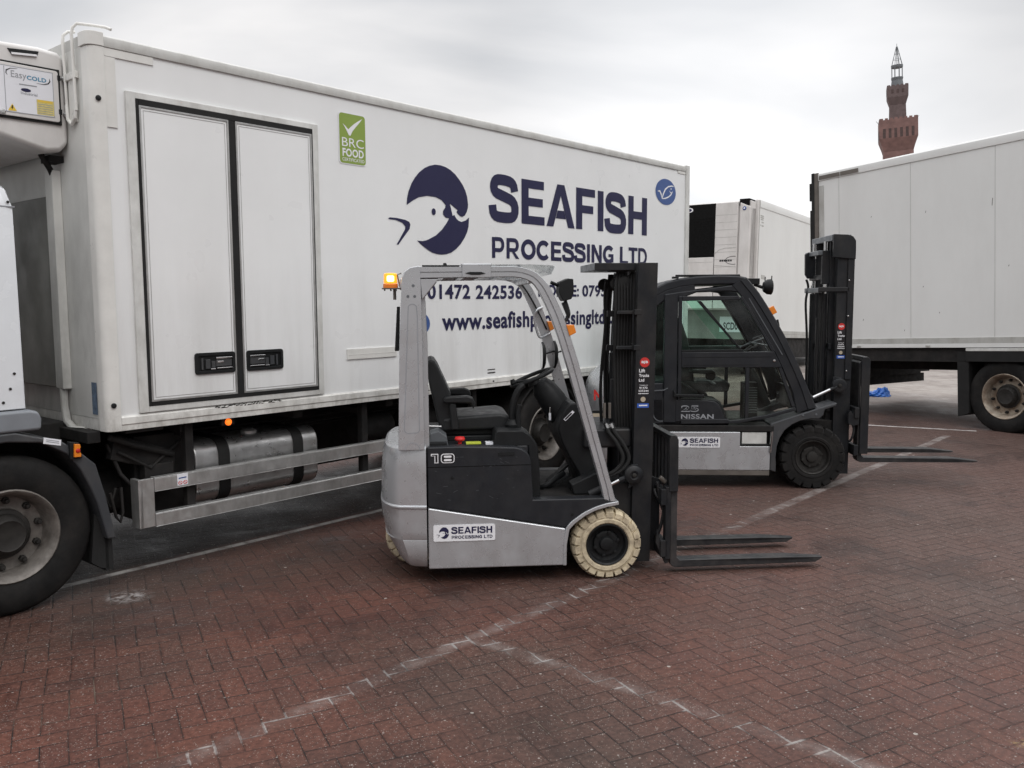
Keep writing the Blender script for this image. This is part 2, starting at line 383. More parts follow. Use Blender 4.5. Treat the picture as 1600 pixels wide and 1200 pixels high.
# heavy grotesque capitals drawn as strokes (cap height 1)
def _rib(pts, w):
    out = []; L = []; R_ = []
    for i, (x, z) in enumerate(pts):
        a = pts[max(0, i - 1)]; b = pts[min(len(pts) - 1, i + 1)]
        dx, dz = b[0] - a[0], b[1] - a[1]; q = math.hypot(dx, dz) or 1
        L.append((x - dz / q * w / 2, z + dx / q * w / 2)); R_.append((x + dz / q * w / 2, z - dx / q * w / 2))
    for i in range(len(pts) - 1): out.append([L[i], L[i + 1], R_[i + 1], R_[i]])
    return out
def _smooth(p, it=2):
    for _ in range(it):
        q = [p[0]]
        for a, b in zip(p, p[1:]):
            q += [(a[0] * .75 + b[0] * .25, a[1] * .75 + b[1] * .25), (a[0] * .25 + b[0] * .75, a[1] * .25 + b[1] * .75)]
        p = q + [p[-1]]
    return p
def _box(a, b, c, d): return [(a, c), (b, c), (b, d), (a, d)]
def _earc(cx, cz, rx, rz, a0, a1, n=22):
    return [(cx + rx * math.cos(rad(a0 + (a1 - a0) * i / n)), cz + rz * math.sin(rad(a0 + (a1 - a0) * i / n))) for i in range(n + 1)]
def glyph(ch):
    if ch == 'S': return _rib(_smooth([(.775, .68), (.73, .87), (.44, .915), (.14, .89), (.115, .63), (.40, .56), (.785, .46), (.785, .115), (.44, .085), (.11, .11), (.075, .34)]), .235), .93
    if ch == 'E': return [_box(.07, .305, 0, 1), _box(.305, .85, 0, .19), _box(.305, .79, .41, .60), _box(.305, .83, .81, 1)], .93
    if ch == 'F': return [_box(.07, .305, 0, 1), _box(.305, .74, .40, .59), _box(.305, .81, .81, 1)], .85
    if ch == 'H': return [_box(.07, .305, 0, 1), _box(.305, .695, .41, .61), _box(.695, .93, 0, 1)], 1.0
    if ch == 'I': return [_box(.075, .31, 0, 1)], .385
    if ch == 'L': return [_box(.07, .305, 0, 1), _box(.305, .82, 0, .19)], .85
    if ch == 'T': return [_box(.01, .84, .81, 1), _box(.308, .542, 0, .81)], .85
    if ch == 'A': return [[(-.01, 0), (.235, 0), (.505, .74), (.505, 1), (.375, 1)], [(1.02, 0), (.775, 0), (.505, .74), (.505, 1), (.635, 1)], [(.318, .20), (.692, .20), (.622, .39), (.388, .39)]], 1.01
    if ch == 'N': return [_box(.07, .29, 0, 1), [(.29, 1), (.29, .64), (.70, 0), (.70, .36), (.30, 1)], _box(.70, .92, 0, 1)], 1.0
    if ch == 'O': return _rib(_earc(.545, .5, .39, .395, 0, 360, 36), .235), 1.09
    if ch == 'C': return _rib(_earc(.52, .5, .39, .395, 42, 318, 30), .235), 1.0
    if ch == 'G': return _rib(_earc(.53, .5, .39, .395, 42, 312, 30), .235) + [_box(.72, .94, .07, .53), _box(.50, .72, .36, .53)], 1.06
    if ch == 'D': return [_box(.07, .27, 0, 1)] + _rib([(.27, .915), (.42, .915)] + _earc(.45, .5, .37, .415, 80, -80, 18) + [(.42, .085), (.27, .085)], .19), 1.0
    if ch == 'P': return [_box(.07, .27, 0, 1)] + _rib([(.27, .915), (.52, .915)] + _earc(.55, .65, .21, .265, 80, -80, 12) + [(.52, .385), (.27, .385)], .19), .93
    if ch == 'R': return [_box(.07, .27, 0, 1)] + _rib([(.27, .915), (.55, .915)] + _earc(.58, .67, .21, .245, 80, -80, 12) + [(.55, .425), (.27, .425)], .19) + [[(.42, .34), (.60, .34), (.92, 0), (.69, 0)]], 1.0
    return [], .39
def grotesque(mb, body, x0, x1, z0, z1, y, mi):
    tot = sum(glyph(c)[1] for c in body); x = 0
    for c in body:
        ps, w = glyph(c)
        for p in ps: mb.flat([(x0 + (x + a) / tot * (x1 - x0), z0 + b * (z1 - z0)) for a, b in p], y, mi)
        x += w
EMB = [(3.081,2.565),(3.088,2.623),(3.105,2.678),(3.138,2.742),(3.176,2.792),(3.225,2.84),(3.286,2.881),(3.346,2.907),(3.408,2.922),(3.475,2.924),(3.532,2.916),(3.59,2.898),(3.647,2.868),(3.7,2.825),(3.741,2.784),(3.774,2.738),(3.794,2.69),(3.805,2.625),(3.801,2.592),(3.786,2.558),(3.761,2.527),(3.731,2.514),(3.701,2.519),(3.672,2.537),(3.66,2.553),(3.676,2.566),(3.579,2.616),(3.612,2.513),(3.63,2.525),(3.659,2.492),(3.683,2.477),(3.718,2.47),(3.773,2.485),(3.816,2.514),(3.808,2.435),(3.789,2.384),(3.758,2.337),(3.709,2.281),(3.649,2.233),(3.59,2.202),(3.531,2.186),(3.473,2.18),(3.417,2.183),(3.361,2.194),(3.316,2.212),(3.273,2.234),(3.229,2.26),(3.192,2.285),(3.252,2.283),(3.296,2.292),(3.329,2.304),(3.408,2.338),(3.477,2.387),(3.536,2.447),(3.568,2.49),(3.525,2.495),(3.497,2.517),(3.495,2.545),(3.521,2.575),(3.529,2.598),(3.482,2.636),(3.414,2.656),(3.314,2.658),(3.216,2.638),(3.151,2.607)]
TAIL = [(2.883,2.447),(2.899,2.454),(2.97,2.454),(3.063,2.445),(3.107,2.431),(3.119,2.41),(3.109,2.374),(3.039,2.301),(2.985,2.243),(2.965,2.242),(3.029,2.328),(3.059,2.368),(3.064,2.391),(3.031,2.42),(2.959,2.438),(2.888,2.439)]
def emblem(mb, x0, x1, z0, z1, y, mi, mi_white=None):
    """fish in a circle; the box spans tail tip to circle edge"""
    X = lambda x: x0 + (x - 2.883) / (3.816 - 2.883) * (x1 - x0)
    Z = lambda z: z0 + (z - 2.18) / (2.924 - 2.18) * (z1 - z0)
    mb.flat([(X(a), Z(b)) for a, b in EMB], y, mi)
    mb.flat([(X(a), Z(b)) for a, b in TAIL], y, mi)
    sx = (x1 - x0) / (3.816 - 2.883); sz = (z1 - z0) / (2.924 - 2.18)
    mb.ell(X(3.386), Z(2.533), 0.024 * sx, 0.028 * sz, y, mi, 16)
def company_decal(parent, x0, x1, z0, z1, y):
    w, h = x1 - x0, z1 - z0
    mb = MB()
    mb.prism(rr(x0, x1, z0, z1, h * 0.10, 4), y, y + 0.003, mi=0)
    e = y - 0.0015
    emblem(mb, x0 + 0.05 * w, x0 + 0.25 * w, z0 + 0.17 * h, z0 + 0.88 * h, e, 1)
    grotesque(mb, 'SEAFISH', x0 + 0.29 * w, x0 + 0.96 * w, z0 + 0.46 * h, z0 + 0.87 * h, e, 1)
    grotesque(mb, 'PROCESSING LTD', x0 + 0.29 * w, x0 + 0.96 * w, z0 + 0.15 * h, z0 + 0.34 * h, e, 1)
    return mb.build('company_decal', ['white_vinyl', 'navy_vinyl'], parent, smooth=0)

def truck_wheel(parent, c, r, rr_, w, side, rim_mat='wheel_steel', n_nuts=10, dished=True):
    """road wheel: outer face at c.y (side -1 faces -y); sub-parts tyre, rim"""
    s = 1 if side < 0 else -1
    cy = c[1]
    t = MB()
    pr = [(rr_, 0.02), (rr_ + 0.03, 0.004), (r - 0.10, 0.0), (r - 0.035, 0.006), (r - 0.008, 0.03), (r, 0.055), (r, w / 2 - 0.02), (r - 0.012, w / 2 - 0.012), (r - 0.012, w / 2 + 0.012), (r, w / 2 + 0.02), (r, w - 0.055), (r - 0.02, w - 0.015), (r - 0.1, w), (rr_, w - 0.02), (rr_ - 0.005, w - 0.04)]
    t.lathe([(a, b * s) for a, b in pr], (c[0], cy, c[2]), 48)
    ty = t.build('tyre', 'tyre_rubber', parent, smooth=40)
    m = MB()
    d = 0.13 if dished else 0.03
    prof = [(rr_ + 0.012, 0.012), (rr_ + 0.004, 0.004), (rr_ - 0.01, 0.012), (rr_ - 0.03, 0.06), (rr_ - 0.045, d), (rr_ * 0.60, d + 0.01), (rr_ * 0.56, d + 0.005), (rr_ * 0.55, d - 0.02)]
    m.lathe([(a, b * s) for a, b in prof], (c[0], cy, c[2]), 40, mi=0)
    hub = [(rr_ * 0.555, d + 0.004), (rr_ * 0.545, d - 0.022), (rr_ * 0.46, d - 0.028), (rr_ * 0.42, d - 0.075), (rr_ * 0.34, d - 0.10), (rr_ * 0.30, d - 0.095), (0.0, d - 0.098)]
    m.lathe([(a, b * s) for a, b in hub], (c[0], cy, c[2]), 24, mi=1)
    for k in range(n_nuts):
        a = 2 * math.pi * k / n_nuts + 0.2
        q = (c[0] + rr_ * 0.74 * math.cos(a), cy, c[2] + rr_ * 0.74 * math.sin(a))
        m.lathe([(0.021, (d + 0.02) * s), (0.021, (d - 0.02) * s), (0.014, (d - 0.022) * s), (0.013, (d - 0.045) * s), (0.0, (d - 0.047) * s)], q, 6, mi=1)
    m.build('rim', [rim_mat, 'hub_dark'], parent, smooth=40)

def wheel_node(parent, name='wheel'):
    o = bpy.data.objects.new(name, None); COL.objects.link(o); o.parent = parent; o.empty_display_size = 0.1
    return o

# ------------------------------------------------------------------ ground: herringbone pavers
def make_ground():
    m = bpy.data.materials.new('brick_paving'); m.use_nodes = True
    n = m.node_tree.nodes; l = m.node_tree.links; b = n['Principled BSDF']
    def N(t, **k):
        q = n.new(t)
        for a, v in k.items(): setattr(q, a, v)
        return q
    def mth(op, a, bb=None, c=None):
        q = n.new('ShaderNodeMath'); q.operation = op
        for i, v in enumerate((a, bb, c)):
            if v is None: continue
            if isinstance(v, (int, float)): q.inputs[i].default_value = v
            else: l.new(v, q.inputs[i])
        return q.outputs[0]
    def mrange(v, a, bb, c, d, sm=False):
        q = n.new('ShaderNodeMapRange'); q.inputs['From Min'].default_value = a; q.inputs['From Max'].default_value = bb
        q.inputs['To Min'].default_value = c; q.inputs['To Max'].default_value = d
        if sm: q.interpolation_type = 'SMOOTHSTEP'
        l.new(v, q.inputs['Value']); return q.outputs[0]
    def noise(sc, det=6, ro=0.6, vec=None, dist=0):
        q = n.new('ShaderNodeTexNoise'); q.inputs['Scale'].default_value = sc; q.inputs['Detail'].default_value = det; q.inputs['Roughness'].default_value = ro; q.inputs['Distortion'].default_value = dist
        l.new(vec or pos, q.inputs['Vector']); return q.outputs['Fac']
    def mixc(f, a, bb, mode='MIX'):
        q = n.new('ShaderNodeMixRGB'); q.blend_type = mode
        for i, v in ((0, f), (1, a), (2, bb)):
            if isinstance(v, (int, float)): q.inputs[i].default_value = v
            elif isinstance(v, tuple): q.inputs[i].default_value = (*v, 1)
            else: l.new(v, q.inputs[i])
        return q.outputs[0]
    geo = N('ShaderNodeNewGeometry'); pos = geo.outputs['Position']
    # slight wander so the courses are not ruler straight
    wv = N('ShaderNodeTexNoise'); wv.inputs['Scale'].default_value = 0.9; wv.inputs['Detail'].default_value = 2; l.new(pos, wv.inputs['Vector'])
    w1 = N('ShaderNodeVectorMath', operation='SUBTRACT'); l.new(wv.outputs['Color'], w1.inputs[0]); w1.inputs[1].default_value = (.5, .5, .5)
    w2 = N('ShaderNodeVectorMath', operation='SCALE'); l.new(w1.outputs[0], w2.inputs[0]); w2.inputs['Scale'].default_value = 0.05
    w3 = N('ShaderNodeVectorMath', operation='ADD'); l.new(pos, w3.inputs[0]); l.new(w2.outputs[0], w3.inputs[1])
    def dot(v, src=None):
        q = N('ShaderNodeVectorMath', operation='DOT_PRODUCT'); l.new(src or pos, q.inputs[0]); q.inputs[1].default_value = v; return q.outputs['Value']
    A = rad(-26.5); BW = 0.105
    e1 = (math.cos(-A) / BW, math.sin(-A) / BW, 0); e2 = (-math.sin(-A) / BW, math.cos(-A) / BW, 0)
    u = dot(e1, w3.outputs[0]); v = dot(e2, w3.outputs[0])
    iu = mth('FLOOR', u); iv = mth('FLOOR', v); fu = mth('SUBTRACT', u, iu); fv = mth('SUBTRACT', v, iv)
    k = mth('FLOORED_MODULO', mth('SUBTRACT', iu, iv), 4)
    def eq(c): return mth('COMPARE', k, c, 0.1)
    k0, k1, k2, k3 = eq(0), eq(1), eq(2), eq(3)
    # distance to each joint; sides inside one brick pushed away
    dl = mth('ADD', fu, k1); dr = mth('ADD', mth('SUBTRACT', 1, fu), k0)
    db = mth('ADD', fv, k2); dtp = mth('ADD', mth('SUBTRACT', 1, fv), k3)
    ed = mth('MINIMUM', mth('MINIMUM', dl, dr), mth('MINIMUM', db, dtp))
    idu = mth('SUBTRACT', iu, k1); idv = mth('SUBTRACT', iv, k2)
    cb = N('ShaderNodeCombineXYZ'); l.new(idu, cb.inputs[0]); l.new(idv, cb.inputs[1]); l.new(k0, cb.inputs[2])
    wn_ = N('ShaderNodeTexWhiteNoise', noise_dimensions='2D'); l.new(cb.outputs[0], wn_.inputs['Vector'])
    rnd = wn_.outputs['Value']
    wn2 = N('ShaderNodeTexWhiteNoise', noise_dimensions='3D'); cb2 = N('ShaderNodeCombineXYZ'); l.new(idu, cb2.inputs[0]); l.new(idv, cb2.inputs[1]); cb2.inputs[2].default_value = 5.3
    l.new(cb2.outputs[0], wn2.inputs['Vector']); rnd2 = wn2.outputs['Value']
    jn = noise(9, 4)
    jw = mrange(jn, 0.3, 0.7, 0.016, 0.050)              # joint width varies with how full of silt it is
    joint = mth('SUBTRACT', 1, mth('MINIMUM', 1, mth('DIVIDE', ed, jw)))
    joint = mrange(joint, 0.0, 0.6, 0, 1, True)
    # brick colours
    big = noise(0.45, 4, 0.55)
    big2 = noise(0.22, 3, 0.5)
    fine = noise(38, 6, 0.75)
    c_red = mixc(rnd, (0.102, 0.041, 0.029), (0.080, 0.033, 0.025))
    c_grey = mixc(rnd2, (0.050, 0.032, 0.026), (0.062, 0.038, 0.030))
    col = mixc(mrange(big, 0.40, 0.62, 0, 1), c_red, c_grey)
    # the yard is browner and greyer away to the right
    col = mixc(mrange(dot((0.75, 0.35, 0)), 0.6, 5.5, 0.0, 0.75), col, mixc(rnd, (0.082, 0.053, 0.046), (0.097, 0.063, 0.055)))
    # beyond the back of the yard, asphalt painted paler with wet glare
    far = mrange(dot((0.30, 0.954, 0)), 14.5, 17.5, 0, 1, True)
    col = mixc(mrange(fine, 0.25, 0.75, 0.0, 1.0), mixc(1.0, col, (0.36, 0.35, 0.35), 'MULTIPLY'), mixc(1.0, col, (1.66, 1.64, 1.62), 'MULTIPLY'))
    # oil and damp blotches
    st = noise(1.3, 5, 0.65, None, 0.6)
    stain = mrange(st, 0.50, 0.66, 0, 0.85)
    col = mixc(stain, col, mixc(1.0, col, (0.48, 0.47, 0.49), 'MULTIPLY'))
    jvis = mrange(noise(1.6, 4, 0.6), 0.34, 0.58, 0.30, 1.0)
    col = mixc(mth('MULTIPLY', joint, jvis), col, (0.012, 0.009, 0.008))
    # the lorry's bay is mixed almost to black beneath the lorry
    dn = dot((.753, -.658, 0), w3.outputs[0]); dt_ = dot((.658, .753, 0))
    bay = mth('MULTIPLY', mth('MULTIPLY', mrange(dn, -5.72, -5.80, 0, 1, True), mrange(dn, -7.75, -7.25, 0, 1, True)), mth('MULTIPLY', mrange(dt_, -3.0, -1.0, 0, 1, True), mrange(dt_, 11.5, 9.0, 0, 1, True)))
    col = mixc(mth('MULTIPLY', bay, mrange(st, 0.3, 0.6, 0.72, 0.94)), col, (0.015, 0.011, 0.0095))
    # sandy silt lodged in some joints
    silt = mth('MULTIPLY', joint, mrange(noise(2.2, 4), 0.56, 0.70, 0, 0.55))
    col = mixc(silt, col, (0.16, 0.125, 0.095))
    # worn white bay lines: mostly left in the joints
    def band(nx, ny, c, w0, w1, tx, ty, t0, t1):
        d = mth('ABSOLUTE', mth('SUBTRACT', dot((nx, ny, 0), w3.outputs[0]), c))
        f = mrange(d, w0, w1, 1, 0, True)
        t = dot((tx, ty, 0))
        return mth('MULTIPLY', f, mth('MULTIPLY', mth('GREATER_THAN', t, t0), mth('LESS_THAN', t, t1)))
    bA = band(.753, -.658, -3.12, 0.035, 0.060, .658, .753, 1.2, 12.2)
    bAw = band(.753, -.658, -3.12, 0.01, 0.075, .658, .753, 1.2, 12.2)
    bBw = band(.626, .779, 3.355, 0.01, 0.075, .779, -.626, -2.97, 1.5)
    # junction of A and B sits at tx = .779*-.19-.626*4.47 = -2.95
    bB = band(.626, .779, 3.355, 0.035, 0.060, .779, -.626, -2.97, 1.5)
    bC = band(.753, -.658, -5.685, 0.018, 0.045, .658, .753, -2.0, 12.5)
    bD = band(.451, .893, 13.20, 0.02, 0.05, .893, -.451, -1.8, 0.35)
    wear = noise(6, 5, 0.7); wear2 = noise(1.7, 3, 0.6)
    jl = mth('SUBTRACT', 1, mth('MINIMUM', 1, mth('DIVIDE', ed, mrange(wear, 0.3, 0.7, 0.03, 0.12))))
    jl = mrange(jl, 0.0, 0.45, 0, 1, True)
    pAB = mth('MAXIMUM', bA, bB)
    # whole stretches of joint keep or lose their paint brick by brick
    keep = mrange(mth('ADD', rnd2, mth('MULTIPLY', wear2, 1.4)), 0.62, 1.05, 0, 1)
    pj = mth('MULTIPLY', mth('MULTIPLY', pAB, jl), mth('MULTIPLY', keep, mrange(wear, 0.36, 0.56, 0.1, 1)))
    pABw = mth('MAXIMUM', bAw, bBw)
    ph = mth('MULTIPLY', pABw, mrange(mth('ADD', mth('MULTIPLY', wear, 0.6), mth('MULTIPLY', wear2, 0.6)), 0.56, 0.82, 0.05, 0.50))
    pfar = mth('MULTIPLY', bA, mrange(dot((.658, .753, 0)), 6.0, 8.0, 0, 0.30))
    pfar = mth('MULTIPLY', pfar, mrange(wear, 0.35, 0.65, 0.15, 1))
    pC = mth('MULTIPLY', bC, mrange(wear, 0.30, 0.55, 0.18, 0.85))
    pD = mth('MULTIPLY', bD, mrange(wear, 0.35, 0.6, 0.35, 1))
    paint = mth('MAXIMUM', mth('MAXIMUM', mth('MULTIPLY', pj, 0.40), mth('MULTIPLY', ph, 0.46)), mth('MAXIMUM', mth('MAXIMUM', pC, pD), pfar))
    paint = mth('MINIMUM', paint, 0.9)
    col = mixc(paint, col, mixc(wear, (0.50, 0.48, 0.46), (0.62, 0.60, 0.58)))
    # pale grit: tiny chips scattered everywhere
    vo = N('ShaderNodeTexVoronoi'); vo.inputs['Scale'].default_value = 48; vo.inputs['Randomness'].default_value = 1; l.new(pos, vo.inputs['Vector'])
    vs = N('ShaderNodeSeparateColor'); l.new(vo.outputs['Color'], vs.inputs[0])
    chip = mth('MULTIPLY', mth('LESS_THAN', vo.outputs['Distance'], mth('MULTIPLY', vs.outputs[1], 0.26)), mth('GREATER_THAN', vs.outputs[0], 0.74))
    vo2 = N('ShaderNodeTexVoronoi'); vo2.inputs['Scale'].default_value = 6.5; l.new(pos, vo2.inputs['Vector'])
    vs2 = N('ShaderNodeSeparateColor'); l.new(vo2.outputs['Color'], vs2.inputs[0])
    blob = mth('MULTIPLY', mth('LESS_THAN', mth('ADD', vo2.outputs['Distance'], mth('MULTIPLY', fine, 0.12)), 0.125), mth('GREATER_THAN', vs2.outputs[0], 0.80))
    col = mixc(mth('MULTIPLY', chip, 0.45), col, (0.42, 0.39, 0.36))
    vo3 = N('ShaderNodeTexVoronoi'); vo3.inputs['Scale'].default_value = 130; l.new(pos, vo3.inputs['Vector'])
    vs3 = N('ShaderNodeSeparateColor'); l.new(vo3.outputs['Color'], vs3.inputs[0])
    grit = mth('MULTIPLY', mth('LESS_THAN', vo3.outputs['Distance'], 0.34), mth('GREATER_THAN', vs3.outputs[0], mrange(noise(1.5, 3), 0.35, 0.65, 0.93, 0.72)))
    col = mixc(mth('MULTIPLY', grit, 0.36), col, mixc(vs3.outputs[1], (0.30, 0.25, 0.21), (0.46, 0.43, 0.40)))
    # a white spill under the cab and small scuffs of yellow
    def patch(x, y, r0, r1, sx, sy):
        q = N('ShaderNodeVectorMath', operation='SUBTRACT'); l.new(w3.outputs[0], q.inputs[0]); q.inputs[1].default_value = (x, y, 0)
        q2 = N('ShaderNodeVectorMath', operation='MULTIPLY'); l.new(q.outputs[0], q2.inputs[0]); q2.inputs[1].default_value = (sx, sy, 0)
        q3 = N('ShaderNodeVectorMath', operation='LENGTH'); l.new(q2.outputs[0], q3.inputs[0])
        return mrange(q3.outputs['Value'], r0, r1, 1, 0, True)
    sp1 = mth('MULTIPLY', patch(-2.36, 5.18, 0.02, 0.19, 1, 1.2), mrange(noise(17, 5, 0.7), 0.44, 0.58, 0, 1))
    sp2 = mth('MULTIPLY', patch(2.08, 3.36, 0.0, 0.09, 1, 2.0), mrange(noise(26, 4), 0.45, 0.6, 0, 0.6))
    col = mixc(mth('MULTIPLY', sp1, 0.5), col, (0.55, 0.53, 0.52)); col = mixc(sp2, col, (0.40, 0.30, 0.12))
    col = mixc(mth('MULTIPLY', blob, 0.55), col, (0.50, 0.47, 0.43))
    asph_glare = mixc(mrange(noise(3.5, 6), 0.35, 0.7, 0, 1), (0.24, 0.21, 0.19), (0.33, 0.30, 0.275))  # pale tones carry the distant wet sheen in the colour
    asph_glare = mixc(mrange(noise(0.5, 4), 0.45, 0.6, 0, 0.6), asph_glare, (0.13, 0.105, 0.095))
    col = mixc(far, col, asph_glare)
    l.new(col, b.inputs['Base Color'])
    # damp film: smoother where stained
    rg = mixc(1.0, mrange(noise(1.1, 5), 0.3, 0.7, 0.48, 0.78), mrange(fine, 0.3, 0.7, -0.05, 0.12), 'ADD')
    rg = mth('ADD', rg, mth('MULTIPLY', stain, -0.20))
    l.new(rg, b.inputs['Roughness'])
    b.inputs['Specular IOR Level'].default_value = 0.24
    # relief: chamfered brick edges, slightly uneven beds, grain
    h = mrange(ed, 0.0, 0.10, 0, 1, True)
    hh = mth('ADD', mth('MULTIPLY', h, 0.55), mth('ADD', mth('MULTIPLY', rnd, 0.22), mth('MULTIPLY', fine, 0.30)))
    bp = N('ShaderNodeBump'); bp.inputs['Strength'].default_value = 0.75; bp.inputs['Distance'].default_value = 0.012
    l.new(hh, bp.inputs['Height'])
    l.new(bp.outputs[0], b.inputs['Normal'])
    MATS['brick_paving'] = m
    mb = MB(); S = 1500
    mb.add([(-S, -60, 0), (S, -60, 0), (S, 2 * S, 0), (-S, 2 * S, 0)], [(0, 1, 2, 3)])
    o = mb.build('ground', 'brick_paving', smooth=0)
    o['kind'] = 'structure'
make_ground()

# ------------------------------------------------------------------ refrigerated lorry
def make_lorry():
    T = thing('refrigerated_lorry', 'white refrigerated lorry with big navy fish emblem and company lettering on its side', 'lorry',
              (-2.847, 4.821, 0), rad(49.364))
    Wd = 2.5
    # cargo box: skin, rails, corner posts, rear frame
    mb = MB()
    mb.box(0.60, 7.60, 0.012, Wd - 0.012, 1.06, 3.34)
    box = mb.build('cargo_box', 'white_panel', T, bevel=0.004)
    mb = MB()
    cap = [(0.0, 3.302), (-0.004, 3.335), (0.004, 3.362), (0.03, 3.376), (0.07, 3.376), (0.07, 3.302)]
    mb.prism([(y, z) for y, z in cap], 0.668, 7.575, axis='x')
    mb.prism([(Wd - y, z) for y, z in cap], 0.668, 7.575, axis='x')
    mb.box(0.585, 0.66, 0.1, Wd - 0.1, 3.305, 3.372)
    mb.build_split('roof_rail', 'roof_trim', T, bevel=0.003)
    mb = MB()
    mb.prism([(0.0, 1.0), (0.0, 1.035), (-0.006, 1.04), (-0.006, 1.082), (0.002, 1.088), (0.002, 1.092), (0.05, 1.092), (0.05, 1.0)], 0.668, 7.575, axis='x')
    mb.prism([(Wd, 1.0), (Wd, 1.092), (Wd - 0.05, 1.092), (Wd - 0.05, 1.0)], 0.668, 7.575, axis='x')
    mb.box(0.585, 0.66, 0.09, Wd - 0.09, 1.0, 1.075)
    mb.build_split('bottom_rail', 'white_trim', T, bevel=0.003)
    mb = MB()
    pl = [(0.668, -0.004), (0.63, -0.004)] + arc(0.63, 0.046, 0.05, 270, 180, 5)[1:] + [(0.58, 0.11), (0.668, 0.11)]
    mb.prism(pl, 1.0, 3.30, axis='z'); mb.prism([(x, Wd - y) for x, y in pl], 1.0, 3.30, axis='z')
    p2 = [(0.668, -0.008), (0.625, -0.008)] + arc(0.625, 0.047, 0.055, 270, 180, 5)[1:] + [(0.57, 0.115), (0.668, 0.115)]
    mb.prism(p2, 3.302, 3.382, axis='z')
    mb.build_split('corner_post', 'white_trim', T, bevel=0.003)
    mb = MB()
    mb.box(0.67, 0.975, 0.004, 0.012, 3.253, 3.30); mb.box(0.67, 0.735, 0.0045, 0.012, 2.84, 3.250)
    mb.box(7.40, 7.57, 0.005, 0.012, 3.27, 3.30)
    mb.build_split('doubler_plate', 'white_trim', T)
    mb = MB()
    mb.box(7.578, 7.66, -0.006, 0.09, 1.0, 3.378); mb.box(7.578, 7.66, Wd - 0.09, Wd + 0.006, 1.0, 3.378)
    mb.box(7.578, 7.66, 0.09, Wd - 0.09, 3.28, 3.378); mb.box(7.578, 7.66, 0.09, Wd - 0.09, 1.0, 1.1)
    mb.build('rear_frame', 'frame_grey', T, bevel=0.004)
    mb = MB()
    for (x, z) in ((0.62, 2.997), (0.622, 1.163)): mb.lathe([(0.016, 0.0), (0.016, -0.008), (0.009, -0.011), (0.0, -0.011)], (x, -0.004, z), 16)
    mb.build_split('grommet', 'black_plastic', T)
    # dirt streak sticker on the front corner
    mb = MB(); mb.add([(0.579, 0.12, 1.10), (0.579, 0.19, 1.10), (0.579, 0.19, 1.30), (0.579, 0.12, 1.30)], [(0, 1, 2, 3)])
    mb.build('inspection_label', 'faded_blue_vinyl', T, smooth=0)
    # front bulkhead in soot
    mb = MB(); mb.box(0.583, 0.60, 0.11, Wd - 0.11, 1.075, 3.305)
    mb.build('front_bulkhead', 'sooty_panel', T)
    mb = MB(); mb.box(0.556, 0.583, 0.62, 1.9, 1.24, 2.47); mb.build('soot_guard', 'sooty_dark', T, bevel=0.006)
    mb = MB(); mb.prism([(0.583, 0.475), (0.53, 0.485), (0.525, 0.58), (0.56, 0.62), (0.583, 0.62)], 1.24, 2.62, axis='z')
    mb.build('cable_duct', 'sooty_panel', T, bevel=0.006)
    mb = MB(); mb.tube([(0.55, 0.53, 1.25), (0.55, 0.53, 1.12), (0.55, 0.50, 1.03), (0.56, 0.42, 0.985), (0.60, 0.30, 0.975)], 0.024, 10)
    mb.build('drain_pipe', 'sooty_panel', T)
    # marker-lamp guard on the top corner
    mb = MB()
    mb.tube([(0.568, 0.30, 2.98), (0.562, 0.30, 3.36), (0.566, 0.30, 3.40), (0.59, 0.29, 3.425), (0.63, 0.28, 3.43)], 0.010, 8)
    mb.tube([(0.566, 0.17, 2.94), (0.560, 0.17, 3.38), (0.565, 0.165, 3.42), (0.585, 0.15, 3.445), (0.65, 0.10, 3.44), (0.70, 0.03, 3.425), (0.72, 0.0, 3.41)], 0.010, 8)
    mb.box(0.560, 0.583, 0.155, 0.32, 3.13, 3.17)
    mb.tube([(0.566, 0.30, 2.99), (0.564, 0.285, 2.90), (0.564, 0.235, 2.865), (0.564, 0.185, 2.90), (0.566, 0.17, 2.99)], 0.012, 8)
    mb.box(0.572, 0.583, 0.19, 0.28, 2.88, 3.13)
    mb.build('lifting_bracket', 'white_trim', T, bevel=0.003)
    # side doors
    mb = MB()
    for (a, b_, c, d) in ((0.785, 0.845, 1.10, 3.07), (2.155, 2.205, 1.10, 3.07), (0.845, 2.155, 3.032, 3.07), (0.845, 2.155, 1.10, 1.138)):
        mb.box(a, b_, -0.008, 0.012, c, d)
    mb.build('door_frame', 'frame_grey', T, bevel=0.003)
    mb = MB()
    for (a, b_, c, d) in ((0.845, 0.862, 1.138, 3.032), (2.143, 2.155, 1.138, 3.032), (1.472, 1.524, 1.165, 2.994), (0.862, 2.143, 2.994, 3.032), (0.862, 2.143, 1.138, 1.165)):
        mb.box(a, b_, -0.012, 0.012, c, d)
    mb.build('door_seal', 'rubber', T, bevel=0.003)
    for (a, b_, hx0, hx1, mir) in ((0.862, 1.472, 1.163, 1.458, 1), (1.524, 2.143, 1.548, 1.842, -1)):
        dr = MB(); dr.box(a + 0.012, b_ - 0.012, -0.010, 0.012, 1.177, 2.982)
        door = dr.build('side_door', 'white_panel', T, bevel=0.003)
        e = MB()
        for (p, q, r, s) in ((a, a + 0.012, 1.165, 2.994), (b_ - 0.012, b_, 1.165, 2.994), (a + 0.012, b_ - 0.012, 2.982, 2.994), (a + 0.012, b_ - 0.012, 1.165, 1.177)): e.box(p, q, -0.015, 0.012, r, s)
        for (p, q, r, s) in ((a + 0.026, a + 0.030, 1.19, 2.968), (b_ - 0.030, b_ - 0.026, 1.19, 2.968), (a + 0.03, b_ - 0.03, 2.964, 2.968), (a + 0.03, b_ - 0.03, 1.19, 1.194)): e.box(p, q, -0.0115, -0.010, r, s)
        e.build('door_edge', 'aluminium', door, bevel=0.002)
        h = MB()
